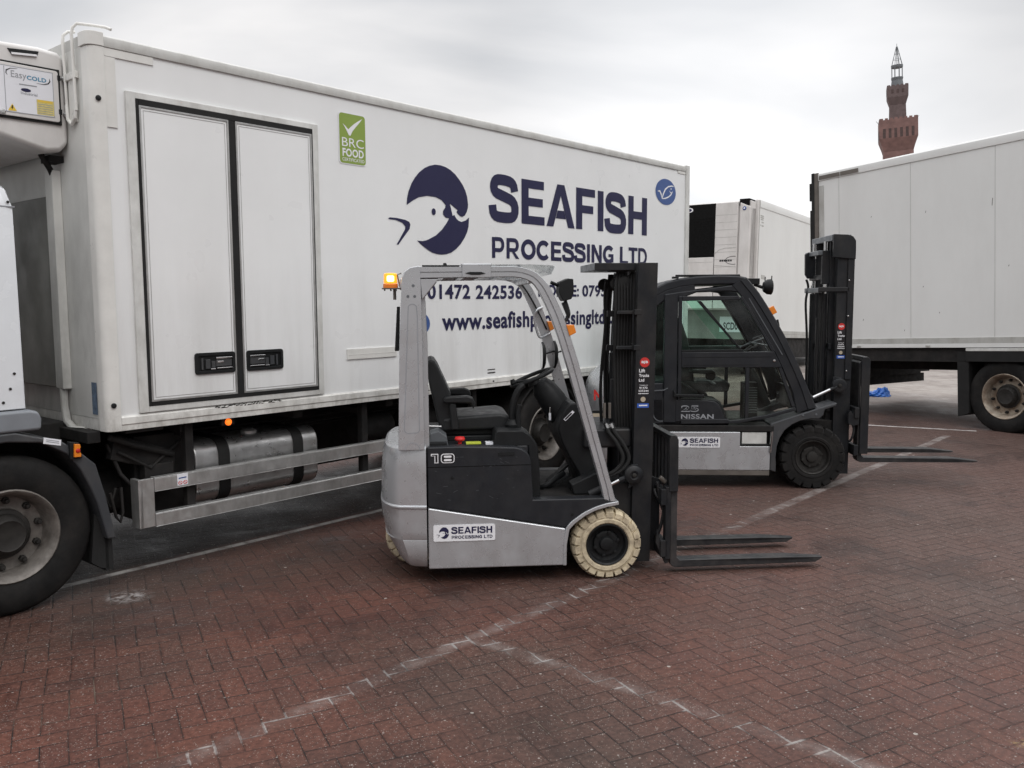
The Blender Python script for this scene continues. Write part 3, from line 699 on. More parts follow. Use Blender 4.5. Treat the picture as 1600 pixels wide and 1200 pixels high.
        o_ = rr(hx0, hx1, 1.316, 1.457, 0.018, 4); i_ = rr(hx0 + 0.022, hx1 - 0.022, 1.336, 1.437, 0.010, 4)
        nn = len(o_)
        for ya, ring in ((-0.024, None),):
            vs = [(x, -0.010, z) for x, z in o_] + [(x, -0.022, z) for x, z in o_] + [(x, -0.022, z) for x, z in i_] + [(x, -0.0105, z) for x, z in i_]
            fs = []
            for k in range(3):
                for q in range(nn): fs.append((k * nn + q, k * nn + (q + 1) % nn, (k + 1) * nn + (q + 1) % nn, (k + 1) * nn + q))
            fs.append([3 * nn + q for q in range(nn)])
            h.add(vs, fs, 0)
        c = (hx0 + hx1) / 2
        f = lambda x: c + (x - c) * mir
        def hb(xa, xb, ya, yb, za, zb, mi):
            h.box(min(f(xa), f(xb)), max(f(xa), f(xb)), ya, yb, za, zb, mi)
        x0 = c - 0.147
        hb(x0 + 0.150, x0 + 0.268, -0.021, -0.012, 1.362, 1.408, 2); hb(x0 + 0.150, x0 + 0.270, -0.026, -0.012, 1.412, 1.424, 1)
        hb(x0 + 0.155, x0 + 0.270, -0.024, -0.012, 1.347, 1.354, 1); hb(x0 + 0.160, x0 + 0.205, -0.025, -0.021, 1.386, 1.398, 1)
        hb(x0 + 0.075, x0 + 0.108, -0.022, -0.012, 1.350, 1.412, 2); hb(x0 + 0.045, x0 + 0.058, -0.020, -0.012, 1.345, 1.42, 2)
        hb(x0 + 0.118, x0 + 0.146, -0.020, -0.012, 1.352, 1.40, 2); hb(x0 + 0.112, x0 + 0.146, -0.021, -0.012, 1.343, 1.350, 1)
        h.build('door_handle', ['black_plastic', 'chrome', 'fender_grey'], door, bevel=0.002)
    # markings on the side
    y = 0.0085
    mb = MB(); emblem(mb, 2.883, 3.816, 2.18, 2.924, y, 0)
    mb.build('fish_emblem', ['navy_vinyl'], T, smooth=0)
    mb = MB(); grotesque(mb, 'SEAFISH', 4.09, 6.76, 2.507, 2.920, y, 0); grotesque(mb, 'PROCESSING LTD', 4.10, 6.755, 2.175, 2.362, y, 0)
    mb.build('company_lettering', ['navy_vinyl'], T, smooth=0)
    mb = MB()
    mb.text('01472', 3.300, 3.822, 1.803, 1.930, y, 0, 0.028); mb.build('phone_lettering', ['navy_vinyl'], T, smooth=0); mb = MB(); mb.text('242536', 3.895, 4.536, 1.803, 1.930, y, 0, 0.028); mb.build('phone_lettering', ['navy_vinyl'], T, smooth=0)
    mb = MB(); mb.text('MOBILE:', 4.78, 5.44, 1.822, 1.942, y, 0, 0.028); mb.build('mobile_lettering', ['navy_vinyl'], T, smooth=0); mb = MB(); mb.text('07950', 5.50, 6.05, 1.822, 1.942, y, 0, 0.028); mb.build('mobile_lettering', ['navy_vinyl'], T, smooth=0)
    mb = MB()
    mb.text('www.seafishprocessingltd.co.uk', 3.468, 6.50, 1.488, 1.690, y, 0, 0.028)
    mb.build('web_lettering', ['navy_vinyl'], T, smooth=0)
    mb = MB(); mb.ell(3.19, 1.60, 0.135, 0.10, y, 0); mb.stroke([(3.12, 1.60), (3.26, 1.60)], 0.012, y - 0.001, 1); mb.build('round_badge', ['blue_vinyl', 'white_vinyl'], T, smooth=0)
    mb = MB()
    mb.prism(rr(2.405, 2.67, 2.822, 3.204, 0.028), y, y + 0.002, mi=3)
    mb.rrect(2.413, 2.662, 2.829, 3.197, 0.025, y - 0.001, 0)
    U = lambda t: 2.413 + t * 0.249; V = lambda t: 3.197 - t * 0.368
    mb.flat([(U(a), V(b)) for a, b in ((.12, .21), (.22, .25), (.34, .315), (.43, .26), (.56, .19), (.72, .12), (.89, .055), (.77, .15), (.62, .25), (.50, .34), (.42, .435), (.36, .435), (.29, .36), (.20, .27))], y - 0.002, 1)
    mb.text('BRC', U(.09), U(.93), V(.665), V(.485), y - 0.002, 2, 0.0); mb.text('FOOD', U(.10), U(.92), V(.865), V(.70), y - 0.002, 1, 0.03)
    mb.text('CERTIFICATED', U(.09), U(.94), V(.955), V(.89), y - 0.002, 2, 0.01)
    mb.build('certification_sticker', ['green_vinyl', 'white_vinyl', 'white_vinyl', 'white_vinyl'], T, smooth=0)
    mb = MB()
    mb.ell(7.132, 3.027, 0.226, 0.148, y, 0, 40)
    P = lambda a, b: (6.907 + a * 0.45, 3.174 - b * 0.294)
    mb.stroke([P(.10, .52), P(.20, .50), P(.27, .62), P(.31, .77), P(.37, .60), P(.47, .40), P(.62, .28), P(.80, .23), P(.88, .24)], [.006, .02, .022, .022, .022, .02, .016, .013, .008], y - 0.001, 1)
    mb.stroke([P(.33, .78), P(.48, .75), P(.63, .68), P(.76, .57), P(.83, .44), P(.78, .50), P(.72, .50), P(.69, .43)], [.008, .014, .016, .016, .014, .012, .010, .008], y - 0.001, 1)
    mb.ell(P(.755, .35)[0], P(.755, .35)[1], 0.012, 0.008, y - 0.001, 1, 10)
    mb.build('round_badge', ['blue_vinyl', 'white_vinyl'], T, smooth=0)
    mb = MB(); mb.box(2.437, 2.94, 0.002, 0.012, 1.344, 1.424); mb.box(2.447, 2.93, 0.0005, 0.002, 1.378, 1.382)
    mb.build('wear_strip', 'white_trim', T, bevel=0.003)
    mb = MB()
    for (za, zb, xa, xb) in ((1.158, 1.166, 4.045, 4.145), (1.128, 1.138, 4.045, 4.135), (1.128, 1.138, 4.139, 4.147), (1.048, 1.062, 4.095, 4.115)): mb.box(xa, xb, 0.009 if za > 1.1 else -0.0075, 0.012 if za > 1.1 else -0.005, za, zb)
    mb.build_split('capacity_mark', 'black_vinyl', T)
    random.seed(11); mb = MB()
    for k in range(46):
        x = 1.30 + k * 0.0112; z = 1.075 + random.random() * 0.02
        L_ = 0.012 + 0.012 * random.random(); mb.flat([(x, z), (x + L_, z + 0.002), (x + L_ * 0.8, z + 0.004 + 0.008 * random.random()), (x + 0.001, z + 0.006)], -0.0068, 0)
    mb.build('scuff_mark', 'hub_dark', T, smooth=0)
    # refrigeration unit on the bulkhead above the cab
    U0 = 0.33
    mb = MB()
    prof = [(-0.55, 3.20), (-0.40, 3.285), (0.0, 3.30), (0.223, 3.307), (0.433, 3.315), (0.545, 3.304), (0.575, 3.278), (0.583, 2.912), (0.581, 2.764), (0.536, 2.714), (0.45, 2.70), (0.20, 2.765), (-0.2, 2.83), (-0.5, 2.95), (-0.58, 3.08)]
    mb.prism(prof, U0, 2.17)
    unit = mb.build('refrigeration_unit', 'unit_white', T, bevel=0.03, seg=4)
    mb = MB(); mb.box(-0.5, 0.540, U0 - 0.012, U0 + 0.01, 2.868, 3.196); mb.build('panel_gap', 'rubber', unit)
    mb = MB(); mb.prism(rr(-0.48, 0.528, 2.882, 3.184, 0.015), U0 - 0.022, U0 - 0.012)
    mb.build('access_panel', 'unit_white', unit, bevel=0.004)
    mb = MB()
    yy = U0 - 0.0235
    mb.flat([(-0.44, 2.895), (0.497, 2.905), (0.497, 3.170), (-0.44, 3.160)], yy, 0)
    for st in ([(-0.44, 2.897), (0.497, 2.907)], [(0.494, 2.907), (0.494, 3.168)], [(0.497, 3.167), (-0.44, 3.157)], [(0.226, 2.907), (0.226, 3.160)]): mb.stroke(st, 0.0035, yy - 0.0006, 3)
    mb.text('Easy', 0.262, 0.346, 3.092, 3.142, yy - 0.001, 3, 0.0); mb.text('COLD', 0.348, 0.457, 3.103, 3.128, yy - 0.001, 1, 0.03)
    mb.stroke([(0.30, 3.156), (0.26, 3.152), (0.238, 3.138), (0.236, 3.122), (0.244, 3.112)], [.001, .004, .007, .005, .001], yy - 0.001, 2)
    mb.stroke([(0.40, 3.092), (0.44, 3.090), (0.468, 3.100), (0.478, 3.115), (0.474, 3.132)], [.001, .004, .007, .006, .001], yy - 0.001, 2)
    mb.stroke([(0.304, 3.070), (0.402, 3.072)], 0.006, yy - 0.001, 3); mb.ell(0.340, 3.041, 0.028, 0.0105, yy - 0.001, 4, 20); mb.text('Industrial', 0.311, 0.402, 3.014, 3.030, yy - 0.001, 3, 0.01)
    mb.flat([(0.26, 2.952), (0.236, 2.910), (0.284, 2.911)], yy - 0.001, 5); mb.flat([(0.258, 2.942), (0.266, 2.942), (0.261, 2.930), (0.267, 2.930), (0.256, 2.916), (0.259, 2.926), (0.253, 2.926)], yy - 0.0015, 2)
    mb.flat([(0.396, 2.912), (0.494, 2.913), (0.494, 3.000), (0.396, 2.998)], yy - 0.001, 6)
    for k in range(5): mb.stroke([(0.402, 2.920 + k * 0.013), (0.486, 2.921 + k * 0.013)], 0.003, yy - 0.0015, 3)
    mb.stroke([(0.402, 2.990), (0.486, 2.991)], 0.012, yy - 0.0015, 5)
    mb.build('rating_sheet', ['card_white', 'cyan_vinyl', 'black_vinyl', 'grey_vinyl', 'navy_vinyl', 'yellow_vinyl', 'tan_vinyl'], unit, smooth=0)
    mb = MB()
    mb.prism([(0.258, 3.270), (0.431, 3.284), (0.42, 3.251), (0.279, 3.237)], U0 - 0.004, U0 + 0.01, mi=0)
    mb.prism([(0.279, 3.2375), (0.42, 3.2515), (0.414, 3.262), (0.276, 3.249)], U0 - 0.012, U0 - 0.004, mi=1)
    mb.build('lift_slot', ['black_plastic', 'white_vinyl'], unit)
    for (x, z) in ((0.566, 3.148), (0.568, 2.935), (0.206, 2.898)):
        mb = MB(); mb.lathe([(0.016, 0), (0.016, -0.008), (0.008, -0.018), (0, -0.018)], (x, U0 - (0.02 if x < 0.3 else 0), z), 14); mb.build('bolt', 'aluminium', unit)
    mb = MB()
    for z in (3.13, 2.93): mb.box(0.522, 0.540, U0 - 0.028, U0 - 0.012, z, z + 0.03)
    mb.build_split('hinge', 'black_plastic', unit, bevel=0.002)
    mb = MB(); mb.tube([(0.46, 0.45, 2.70), (0.53, 0.50, 2.62), (0.565, 0.52, 2.55)], 0.018, 8); mb.box(0.50, 0.583, 0.42, 0.56, 2.66, 2.70); mb.build('mounting_bracket', 'chassis_black', unit)
    # cab
    mb = MB()
    def cabring(x, inset, zb, zt):
        y0, y1 = 0.03 + inset, 2.42 - inset
        return [(x, y0, zb), (x, y0, zt - 0.16), (x, y0 + 0.02, zt - 0.06), (x, y0 + 0.09, zt), (x, y1 - 0.09, zt), (x, y1 - 0.02, zt - 0.06), (x, y1, zt - 0.16), (x, y1, zb)]
    def slant(r, k):     # the back edge leans: x falls toward the top
        return [(x - (z - 1.19) * 0.006 - max(0, z - 2.36) ** 1.5 * k, y_, z) for x, y_, z in r]
    mb.loft([cabring(-1.95, 0.10, 1.19, 2.40), cabring(-1.85, 0.0, 1.19, 2.47), slant(cabring(0.10, 0.0, 1.19, 2.49), 1.2), slant(cabring(0.136, 0.006, 1.19, 2.487), 1.6), slant(cabring(0.142, 0.025, 1.19, 2.475), 1.6)])
    cab = mb.build('cab', 'white_cab', T, bevel=0.006, smooth=50)
    mb = MB(); mb.box(-1.8, 0.139, 0.0285, 0.05, 2.324, 2.331); mb.build('crease', 'grey_vinyl', cab)
    mb = MB()
    for (x, z) in ((0.02, 1.235), (0.06, 1.31), (0.085, 1.395), (0.105, 2.352)): mb.lathe([(0.008, 0), (0.008, -0.004), (0, -0.005)], (x, 0.03, z), 10)
    mb.build_split('rivet', 'hub_dark', cab)
    mb = MB(); mb.prism([(-1.9, 1.06), (-1.9, 1.185), (0.15, 1.185), (0.195, 1.17), (0.21, 1.13), (0.205, 1.062)], 0.0, 0.5)
    mb.build('cab_sill', 'sill_grey', T, bevel=0.02, seg=3)
    mb = MB()
    mb.prism([(-0.62, 0.72), (-0.55, 0.98), (-0.3, 1.06), (0.065, 1.062), (0.304, 0.985), (0.395, 0.92), (0.50, 0.819), (0.55, 0.62), (0.585, 0.43), (0.602, 0.34), (0.55, 0.34), (0.525, 0.45), (0.495, 0.58), (0.455, 0.69), (0.405, 0.80), (0.336, 0.90), (0.20, 0.985), (0.02, 1.01), (-0.2, 1.0), (-0.40, 0.90), (-0.5, 0.70)], 0.0, 0.5)
    fen = mb.build('front_fender', 'fender_grey', T, bevel=0.012, seg=3)
    mb = MB(); mb.prism([(0.50, 0.50), (0.60, 0.40), (0.602, 0.125), (0.52, 0.16), (0.47, 0.20)], 0.06, 0.10); mb.box(0.555, 0.575, 0.06, 0.5, 0.13, 0.5)
    mb.build('mud_flap', 'rubber', fen)
    mb = MB(); mb.prism([(0.345, 0.87), (0.345, 0.975), (0.40, 0.965), (0.415, 0.87)], -0.02, 0.02, mi=0); mb.prism([(0.362, 0.883), (0.366, 0.962), (0.398, 0.957), (0.402, 0.94), (0.392, 0.92), (0.403, 0.90), (0.402, 0.881)], -0.036, -0.02, mi=1)
    mb.lathe([(0.014, 0), (0.012, -0.006), (0, -0.008)], (0.384, -0.036, 0.92), 12, mi=2)
    mb.build('marker_lamp', ['black_plastic', 'amber_lens', 'red_lens'], fen, bevel=0.003)
    mb = MB(); mb.add([(0.205, -0.003, 0.982), (0.302, -0.003, 0.958), (0.306, -0.003, 0.992), (0.21, -0.003, 1.018)], [(0, 1, 2, 3)], 0)
    for k in range(2): mb.stroke([(0.222, 0.993 + k * 0.010), (0.292, 0.974 + k * 0.010)], 0.004, -0.004, 1)
    mb.build('rating_plate', ['card_white', 'grey_vinyl'], fen, smooth=0)
    # chassis and running gear
    mb = MB()
    for y0 in (0.82, 1.60): mb.box(-1.7, 7.5, y0, y0 + 0.08, 0.66, 0.93)
    for x in (0.5, 1.1, 2.0, 2.9, 3.8, 4.6, 5.4, 6.3, 7.2): mb.box(x, x + 0.08, 0.10, 2.40, 0.93, 1.0)
    for y0 in (0.55, 1.25, 1.85): mb.box(0.62, 7.5, y0, y0 + 0.10, 0.945, 1.0)
    mb.box(0.60, 7.55, 0.05, 2.45, 1.002, 1.058)
    mb.build('chassis', 'chassis_black', T, bevel=0.004)
    mb = MB()
    mb.box(0.84, 1.22, 0.22, 0.8, 0.36, 0.92); mb.box(-0.5, 0.55, 0.5, 1.9, 0.55, 1.03); mb.prism([(0.66, 0.80), (0.70, 0.96), (1.10, 0.80), (1.08, 0.66)], 0.16, 0.24)
    mb.lathe([(0.0, 0), (0.13, 0.005), (0.15, 0.03), (0.15, 0.46), (0.13, 0.49), (0, 0.495)], (0.64, 0.55, 0.52), 20, axis='x')
    mb.tube([(0.63, 0.12, 0.60), (0.66, 0.12, 0.44), (0.69, 0.13, 0.40), (0.71, 0.13, 0.46), (0.71, 0.14, 0.62)], 0.010, 6); mb.tube([(0.60, 0.16, 0.62), (0.64, 0.15, 0.50), (0.68, 0.15, 0.62)], 0.010, 6)
    mb.tube([(0.63, 0.10, 0.955), (0.80, 0.12, 0.88), (1.08, 0.16, 0.78)], 0.022, 8)
    for x in (1.12, 2.62, 3.9): mb.box(x, x + 0.06, 0.07, 0.13, 0.36, 1.0); mb.box(x, x + 0.06, 0.13, 0.82, 0.90, 0.95)
    mb.box(2.45, 3.3, 0.95, 1.55, 0.35, 0.80)
    mb.box(0.70, 0.95, 0.02, 0.10, 0.975, 1.0)
    for y_, z_ in ((0.50, 0.88), (0.47, 0.84), (0.52, 0.81)): mb.tube([(1.0, y_, z_), (2.3, y_ + 0.02, z_ - 0.02), (3.4, y_, z_ + 0.01), (4.4, y_ + 0.05, z_)], 0.012, 6)
    for x_ in (2.75, 3.25): mb.lathe([(0.0, 0), (0.09, 0.004), (0.11, 0.03), (0.11, 0.36), (0.09, 0.39), (0, 0.394)], (x_, 0.35, 0.74), 18, axis='x')
    mb.tube([(0.66, 0.2, 0.9), (0.72, 0.16, 0.70), (0.84, 0.14, 0.55), (0.98, 0.2, 0.62), (1.02, 0.25, 0.8)], 0.014, 7); mb.tube([(0.70, 0.15, 0.85), (0.9, 0.12, 0.72), (1.15, 0.2, 0.86)], 0.012, 7)
    mb.box(0.86, 1.06, 0.12, 0.30, 0.56, 0.74)
    mb.build_split('underframe_gear', 'chassis_black', T, bevel=0.008)
    mb = MB()
    mb.prism(rr(0.16, 0.80, 0.40, 0.835, 0.11, 6), 1.235, 2.255, axis='x')
    tank = mb.build('fuel_tank', 'tank_steel', T, bevel=0.012, seg=3)
    for x in (1.41, 2.03):
        mb = MB(); mb.prism(rr(0.152, 0.808, 0.392, 0.843, 0.116, 6), x, x + 0.085, axis='x'); mb.build('tank_strap', 'rubber', tank)
    mb = MB(); mb.lathe([(0.06, 0), (0.06, 0.03), (0.04, 0.045), (0, 0.045)], (1.74, 0.30, 0.822), 20, axis='z'); mb.build('filler_cap', 'aluminium', tank)
    mb = MB()
    mb.prism([(0.775, 0.352), (0.875, 0.352), (0.875, 0.668), (0.79, 0.668)], 0.035, 0.06)
    mb.box(0.77, 0.80, 0.035, 0.14, 0.352, 0.667)
    for (z0, z1) in ((0.583, 0.664), (0.353, 0.432)):
        mb.box(0.876, 4.25, 0.03, 0.055, z0, z1); mb.box(0.876, 4.25, 0.03, 0.085, z1, z1 + 0.006); mb.box(0.876, 4.25, 0.03, 0.08, z0 - 0.006, z0)
    guard = mb.build('side_guard', 'aluminium', T, bevel=0.003)
    mb = MB(); mb.flat([(1.03, 0.592), (1.105, 0.592), (1.105, 0.668), (1.03, 0.668)], 0.0285, 0)
    for x in (1.05, 1.085):
        mb.ell(x, 0.609, 0.015, 0.013, 0.0278, 1, 14); mb.ell(x, 0.609, 0.010, 0.009, 0.0272, 0, 14); mb.stroke([(x - 0.007, 0.615), (x + 0.007, 0.603)], 0.004, 0.0266, 1)
    mb.stroke([(1.04, 0.64), (1.095, 0.642)], 0.008, 0.0278, 2); mb.build('warning_label', ['card_white', 'red_vinyl', 'blue_vinyl'], guard, smooth=0)
    for (x, z) in ((1.416, 0.972), (5.687, 0.985)):
        mb = MB(); mb.lathe([(0.024, 0), (0.024, -0.008), (0.016, -0.018), (0, -0.021)], (x, 0.03, z), 16, mi=0); mb.box(x - 0.05, x + 0.05, 0.03, 0.07, z - 0.02, z + 0.03, 1)
        mb.build('side_marker_lamp', ['amber_lit', 'black_plastic'], T)
    for y0, s in ((0.03, -1), (2.47, 1)):
        w = wheel_node(T); truck_wheel(w, (0.019, y0, 0.462), 0.462, 0.262, 0.29, s)
    for y0, s in ((0.06, -1), (2.44, 1)):
        w = wheel_node(T); truck_wheel(w, (4.985, y0, 0.462), 0.462, 0.268, 0.29, s)
        w = wheel_node(T); truck_wheel(w, (4.985, y0 - s * 0.31, 0.462), 0.462, 0.292, 0.29, s, n_nuts=0)
    mb = MB(); mb.box(4.9, 5.07, 0.6, 1.9, 0.38, 0.55); mb.lathe([(0, 0), (0.2, 0.0), (0.2, 0.3), (0, 0.3)], (4.985, 1.1, 0.46), 18); mb.box(-0.06, 0.10, 0.3, 2.2, 0.32, 0.44)
    mb.build_split('axle', 'chassis_black', T, bevel=0.01)
    mb = MB()
    mb.prism([(x, z) for x, z in arc(4.985, 0.47, 0.54, 200, -20, 14)] + [(x, z) for x, z in arc(4.985, 0.47, 0.52, -20, 200, 14)], 0.05, 0.68)
    mb.box(5.55, 7.3, 0.07, 0.10, 0.36, 0.44); mb.box(5.55, 7.3, 0.07, 0.10, 0.58, 0.66); mb.box(7.4, 7.5, 0.2, 2.3, 0.42, 0.54)
    mb.build_split('rear_fender', 'chassis_black', T, bevel=0.004)
make_lorry()

# ------------------------------------------------------------------ forklifts: shared pieces
def lift_tyre(parent, c, r, rr_, w, s, tyre_m, lugs=True, nl=20, lug_len=0.045):
    """solid tyre with tread blocks; outer face at c.y, s=+1 extends towards +y"""
    t = MB()
    ro = r - 0.016 if lugs else r
    pr = [(rr_, 0.012), (rr_ + 0.008, 0.002), (rr_ + 0.028, 0.0), (rr_ + 0.034, 0.006), (ro - 0.045, 0.006), (ro - 0.030, 0.008), (ro - 0.012, 0.020), (ro, 0.036), (ro, w - 0.036), (ro - 0.012, w - 0.02), (ro - 0.03, w - 0.008), (rr_ + 0.03, w), (rr_, w - 0.012)]
    t.lathe([(a, b * s) for a, b in pr], c, 60)
    if lugs:
        for k in range(nl):
            for half in (0, 1):
                a0 = 2 * math.pi * (k + 0.5 * half) / nl; da = 2 * math.pi / nl * 0.41
                y0, y1 = ((0.002, w * 0.46) if half == 0 else (w * 0.54, w - 0.002))
                q = []
                for yy, rin, rout in ((y0, r - lug_len, r - 0.016), (y0 + (0.03 if half == 0 else 0), r - 0.03, r), (y1 - (0.03 if half == 1 else 0), r - 0.03, r), (y1, (r - 0.03) if half == 0 else r - lug_len, r if half == 0 else r - 0.016)):
                    ring = []
                    for rad_, aa in ((rin, -da), (rout, -da * 0.92), (rout, 0), (rout, da * 0.92), (rin, da)):
                        a = a0 + aa; ring.append((c[0] + rad_ * math.cos(a), c[1] + yy * s, c[2] + rad_ * math.sin(a)))
                    q.append(ring)
                t.loft(q)
    t.build('tyre', tyre_m, parent, smooth=30)
    m = MB()
    d = 0.055
    m.lathe([(a, b * s) for a, b in [(rr_ + 0.002, 0.014), (rr_ - 0.006, 0.004), (rr_ - 0.016, 0.012), (rr_ - 0.022, d), (rr_ * 0.62, d + 0.008), (rr_ * 0.58, d - 0.012), (rr_ * 0.50, d - 0.016), (rr_ * 0.34, d - 0.012), (rr_ * 0.30, d - 0.032), (rr_ * 0.22, d - 0.036), (0.0, d - 0.036)]], c, 40)
    for k in range(6):
        a = 2 * math.pi * k / 6 + 0.3
        m.lathe([(0.011, (d + 0.01) * s), (0.011, (d - 0.026) * s), (0.0, (d - 0.028) * s)], (c[0] + rr_ * 0.56 * math.cos(a), c[1], c[2] + rr_ * 0.56 * math.sin(a)), 6)
    m.build('rim', 'black_plastic' if tyre_m == 'cream_tyre' else 'hub_dark', parent, smooth=40)

def service_sticker(parent, x0, x1, z0, z1, y, lean=0.0):
    w, h = x1 - x0, z1 - z0
    L = lambda u, v: (x0 + u * w + (v * h) * lean, z0 + v * h)
    mb = MB()
    mb.flat([L(0, 0), L(1, 0), L(1, 1), L(0, 1)], y, 0)
    e = y - 0.0012
    cx, cz = L(.56, .90); mb.ell(cx, cz, w * 0.42, w * 0.42, e, 1, 20)
    mb.text('BJB', cx - w * .28, cx + w * .28, cz - w * .13, cz + w * .13, e - .0008, 2, 0.035)
    for t, v0, v1, u0, u1 in (('Lift', .705, .775, .10, .60), ('Trucks', .615, .675, .10, .95), ('Ltd', .525, .585, .10, .55)):
        a = L(u0, v0); b = L(u1, v1); mb.text(t, a[0], b[0], a[1], b[1], e, 2, 0.03)
    for t, v0, v1, u0, u1 in (('Telephone', .445, .465, .16, .88), ('01472', .385, .425, .16, .86), ('235244', .325, .365, .08, .95)):
        a = L(u0, v0); b = L(u1, v1); mb.text(t, a[0], b[0], a[1], b[1], e, 2, 0.025)
    a = L(.06, .292); b = L(.96, .292); mb.stroke([a, b], 0.004, e, 2)
    cx, cz = L(.5, .18); mb.ell(cx, cz, w * .22, w * .22, e, 4, 16)
    a, b = L(0, .015), L(1, .10); mb.flat([a, (b[0], a[1]), b, (a[0], b[1])], e, 3); mb.stroke([L(.15, .06), L(.88, .06)], 0.008, e - .0008, 2)
    mb.build('service_sticker', ['black_vinyl', 'red_vinyl', 'white_vinyl', 'brightblue_vinyl', 'beige_panel'], parent, smooth=0)

def fork_arm(parent, x0, x1, y0, y1, zb, zt, ztip, shank_top, heel=0.04):
    mb = MB()
    mb.prism([(x0, zb + 0.03), (x0 + 0.015, zb + 0.008), (x0 + 0.04, zb), (x1 - 0.06, zb + 0.004), (x1, ztip - 0.010), (x1, ztip), (x1 - 0.25, zt - 0.004), (x0 + heel + 0.02, zt), (x0 + heel, zt + 0.02), (x0 + heel, shank_top), (x0, shank_top)], y0, y1)
    o = mb.build('fork', 'fork_steel', parent, bevel=0.006)
    # chamfer the tip in plan
    for v in o.data.vertices:
        if v.co.x > x1 - 0.07 + 1e-4: v.co.y = (y0 + y1) / 2 + (v.co.y - (y0 + y1) / 2) * (0.45 if v.co.x > x1 - 0.01 else 1.0)
    return o

def sweep(mb, top, low, sect, mi=0):
    """top/low: matching xz polylines; sect: [(t across, y)]"""
    mb.loft([[(a[0] + (b[0] - a[0]) * t, y, a[1] + (b[1] - a[1]) * t) for t, y in sect] for a, b in zip(top, low)], mi)
def resample(p, n):
    d = [0]
    for a, b in zip(p, p[1:]): d.append(d[-1] + math.hypot(b[0] - a[0], b[1] - a[1]))
    o = []; j = 0
    for i in range(n):
        t = d[-1] * i / (n - 1)
        while j < len(d) - 2 and d[j + 1] < t: j += 1
        k = (t - d[j]) / (d[j + 1] - d[j]); o.append((p[j][0] + (p[j + 1][0] - p[j][0]) * k, p[j][1] + (p[j + 1][1] - p[j][1]) * k))
    return o
def hose(mb, pts, r, mi=0, n=8):
    """smooth tube through control points"""
    P = [Vector(p) for p in pts]; out = []
    for i in range(len(P) - 1):
        p0 = P[max(0, i - 1)]; p1 = P[i]; p2 = P[i + 1]; p3 = P[min(len(P) - 1, i + 2)]
        for k in range(6):
            t = k / 6; out.append(0.5 * ((2 * p1) + (p2 - p0) * t + (2 * p0 - 5 * p1 + 4 * p2 - p3) * t * t + (3 * p1 - p0 - 3 * p2 + p3) * t ** 3))
    out.append(P[-1]); mb.tube(out, r, n, mi)

